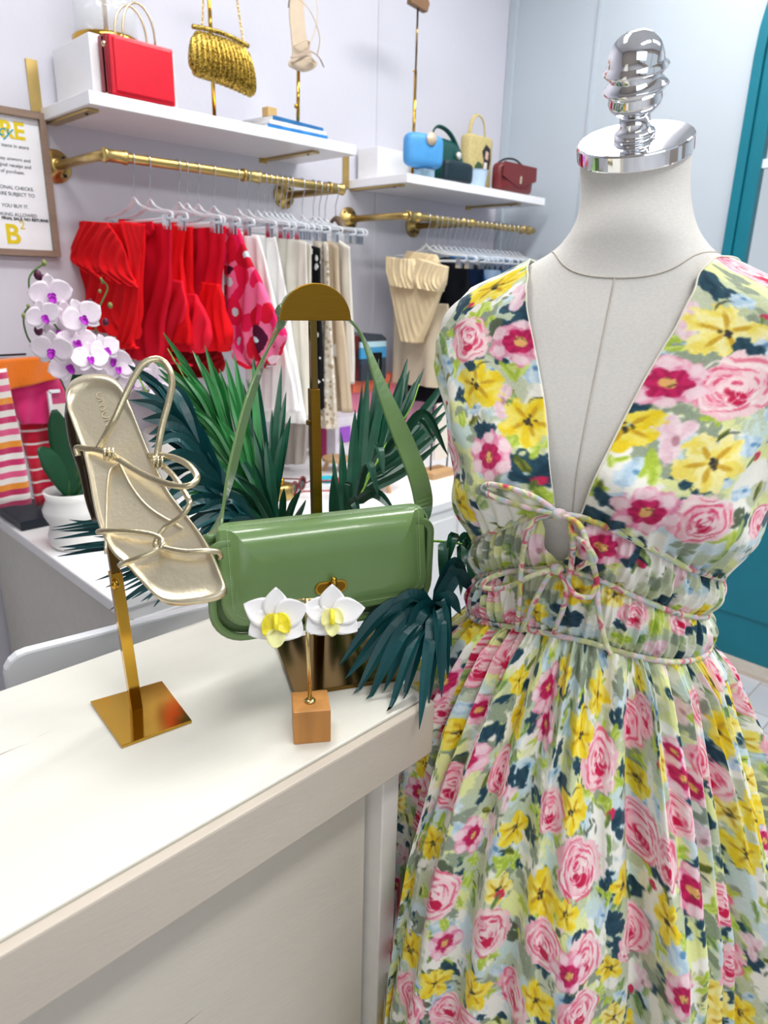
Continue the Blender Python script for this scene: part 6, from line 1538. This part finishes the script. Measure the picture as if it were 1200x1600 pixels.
# ---- tie cords in the same print, wound from short coloured lengths
def cord_mat():
    m = bpy.data.materials.new('printed_cord'); m.use_nodes = True; nt = m.node_tree; p = nt.nodes['Principled BSDF']
    tc = nt.nodes.new('ShaderNodeTexCoord'); v = nt.nodes.new('ShaderNodeTexNoise'); v.inputs['Scale'].default_value = 32; v.inputs['Detail'].default_value = 2
    nt.links.new(tc.outputs['Object'], v.inputs[0]); r = nt.nodes.new('ShaderNodeValToRGB'); e = r.color_ramp.elements
    cols_ = [(.30, '#24485a'), (.37, '#cfd6cc'), (.42, '#d4476c'), (.46, '#e9e4cc'), (.50, '#c9d08a'), (.54, '#b7cbd2'), (.58, '#e9c4cc'), (.63, '#a9b184'), (.68, '#d6cc5c'), (.74, '#c33a62')]
    for i, (q, c) in enumerate(cols_):
        el_ = e[i] if i < 2 else e.new(q); el_.position = q; el_.color = (*S2L(c), 1)
    nt.links.new(v.outputs['Fac'], r.inputs[0]); nt.links.new(r.outputs[0], p.inputs['Base Color']); p.inputs['Roughness'].default_value = .7
    return m
CORD = cord_mat()
for fn, offc in ((zc1, .0085), (zc2, .0075), (zc3, .0085)):
    ph_ = np.linspace(-PI, PI, 181)[:-1]; Pc = torso(ph_, fn(ph_), offc)
    obj('cord', MB().tube([Vector(p) for p in Pc], .0032, 10, closed=True), CORD, dr, smooth=True)
def CP(x, y, o=.012):                                # point just in front of the dress at a photograph position
    best = None
    for P_ in (PL, PR_, PWc, PS[:200]):
        X_, Y_, Z_ = topx(P_.reshape(-1, 3)); dd = (X_-x)**2+(Y_-y)**2 + (Z_ > .80)*1e4; i = int(np.argmin(dd))
        if best is None or dd[i]+Z_[i]*30 < best[0]: best = (dd[i]+Z_[i]*30, Z_[i])
    return dist(x, y, best[1]-o)
TIES = [
 [(872,802,.012),(838,778,.014),(800,764,.014),(765,757,.012),(755,765,.014),(775,778,.016),(820,792,.016),(872,803,.014)],
 [(872,803,.012),(835,812,.016),(822,840,.018),(815,880,.016),(812,930,.014),(808,985,.012)],
 [(872,803,.014),(905,820,.018),(920,860,.02),(932,905,.018),(935,950,.016),(945,1000,.014),(955,1022,.012)],
 [(885,805,.014),(895,840,.018),(893,880,.018),(888,912,.018),(900,930,.020),(922,932,.018),(930,915,.016)],
 [(850,895,.014),(800,893,.018),(762,905,.016),(757,918,.016),(790,918,.018),(835,898,.016),(870,888,.014)],
 [(870,890,.014),(885,915,.018),(880,950,.018),(870,975,.016),(866,990,.014)],
 [(900,890,.014),(915,880,.018),(930,875,.02),(915,850,.02),(900,838,.018),(890,830,.016)],
 [(815,985,.012),(830,950,.016),(848,915,.016),(862,893,.014)]]
for L in TIES:
    obj('tie', MB().tube(spline([CP(x, y, o) for x, y, o in L], 6), .0030, 10), CORD, dr, smooth=True)
obj('knot', MB().lathe(CP(873, 803, .014), [(0, -.006), (.006, -.004), (.0075, 0), (.006, .004), (0, .006)], 14), CORD, dr, smooth=True)
obj('knot', MB().lathe(CP(870, 889, .014), [(0, -.006), (.006, -.004), (.0075, 0), (.006, .004), (0, .006)], 14), CORD, dr, smooth=True)
# bound edges of the V neck
for P_ in (PL, PR_):
    obj('neckline_binding', MB().tube([Vector(p) for p in P_[::6, 0]], .0009, 8), mat('cream_binding', '#e9e4d2', .7), dr, smooth=True)
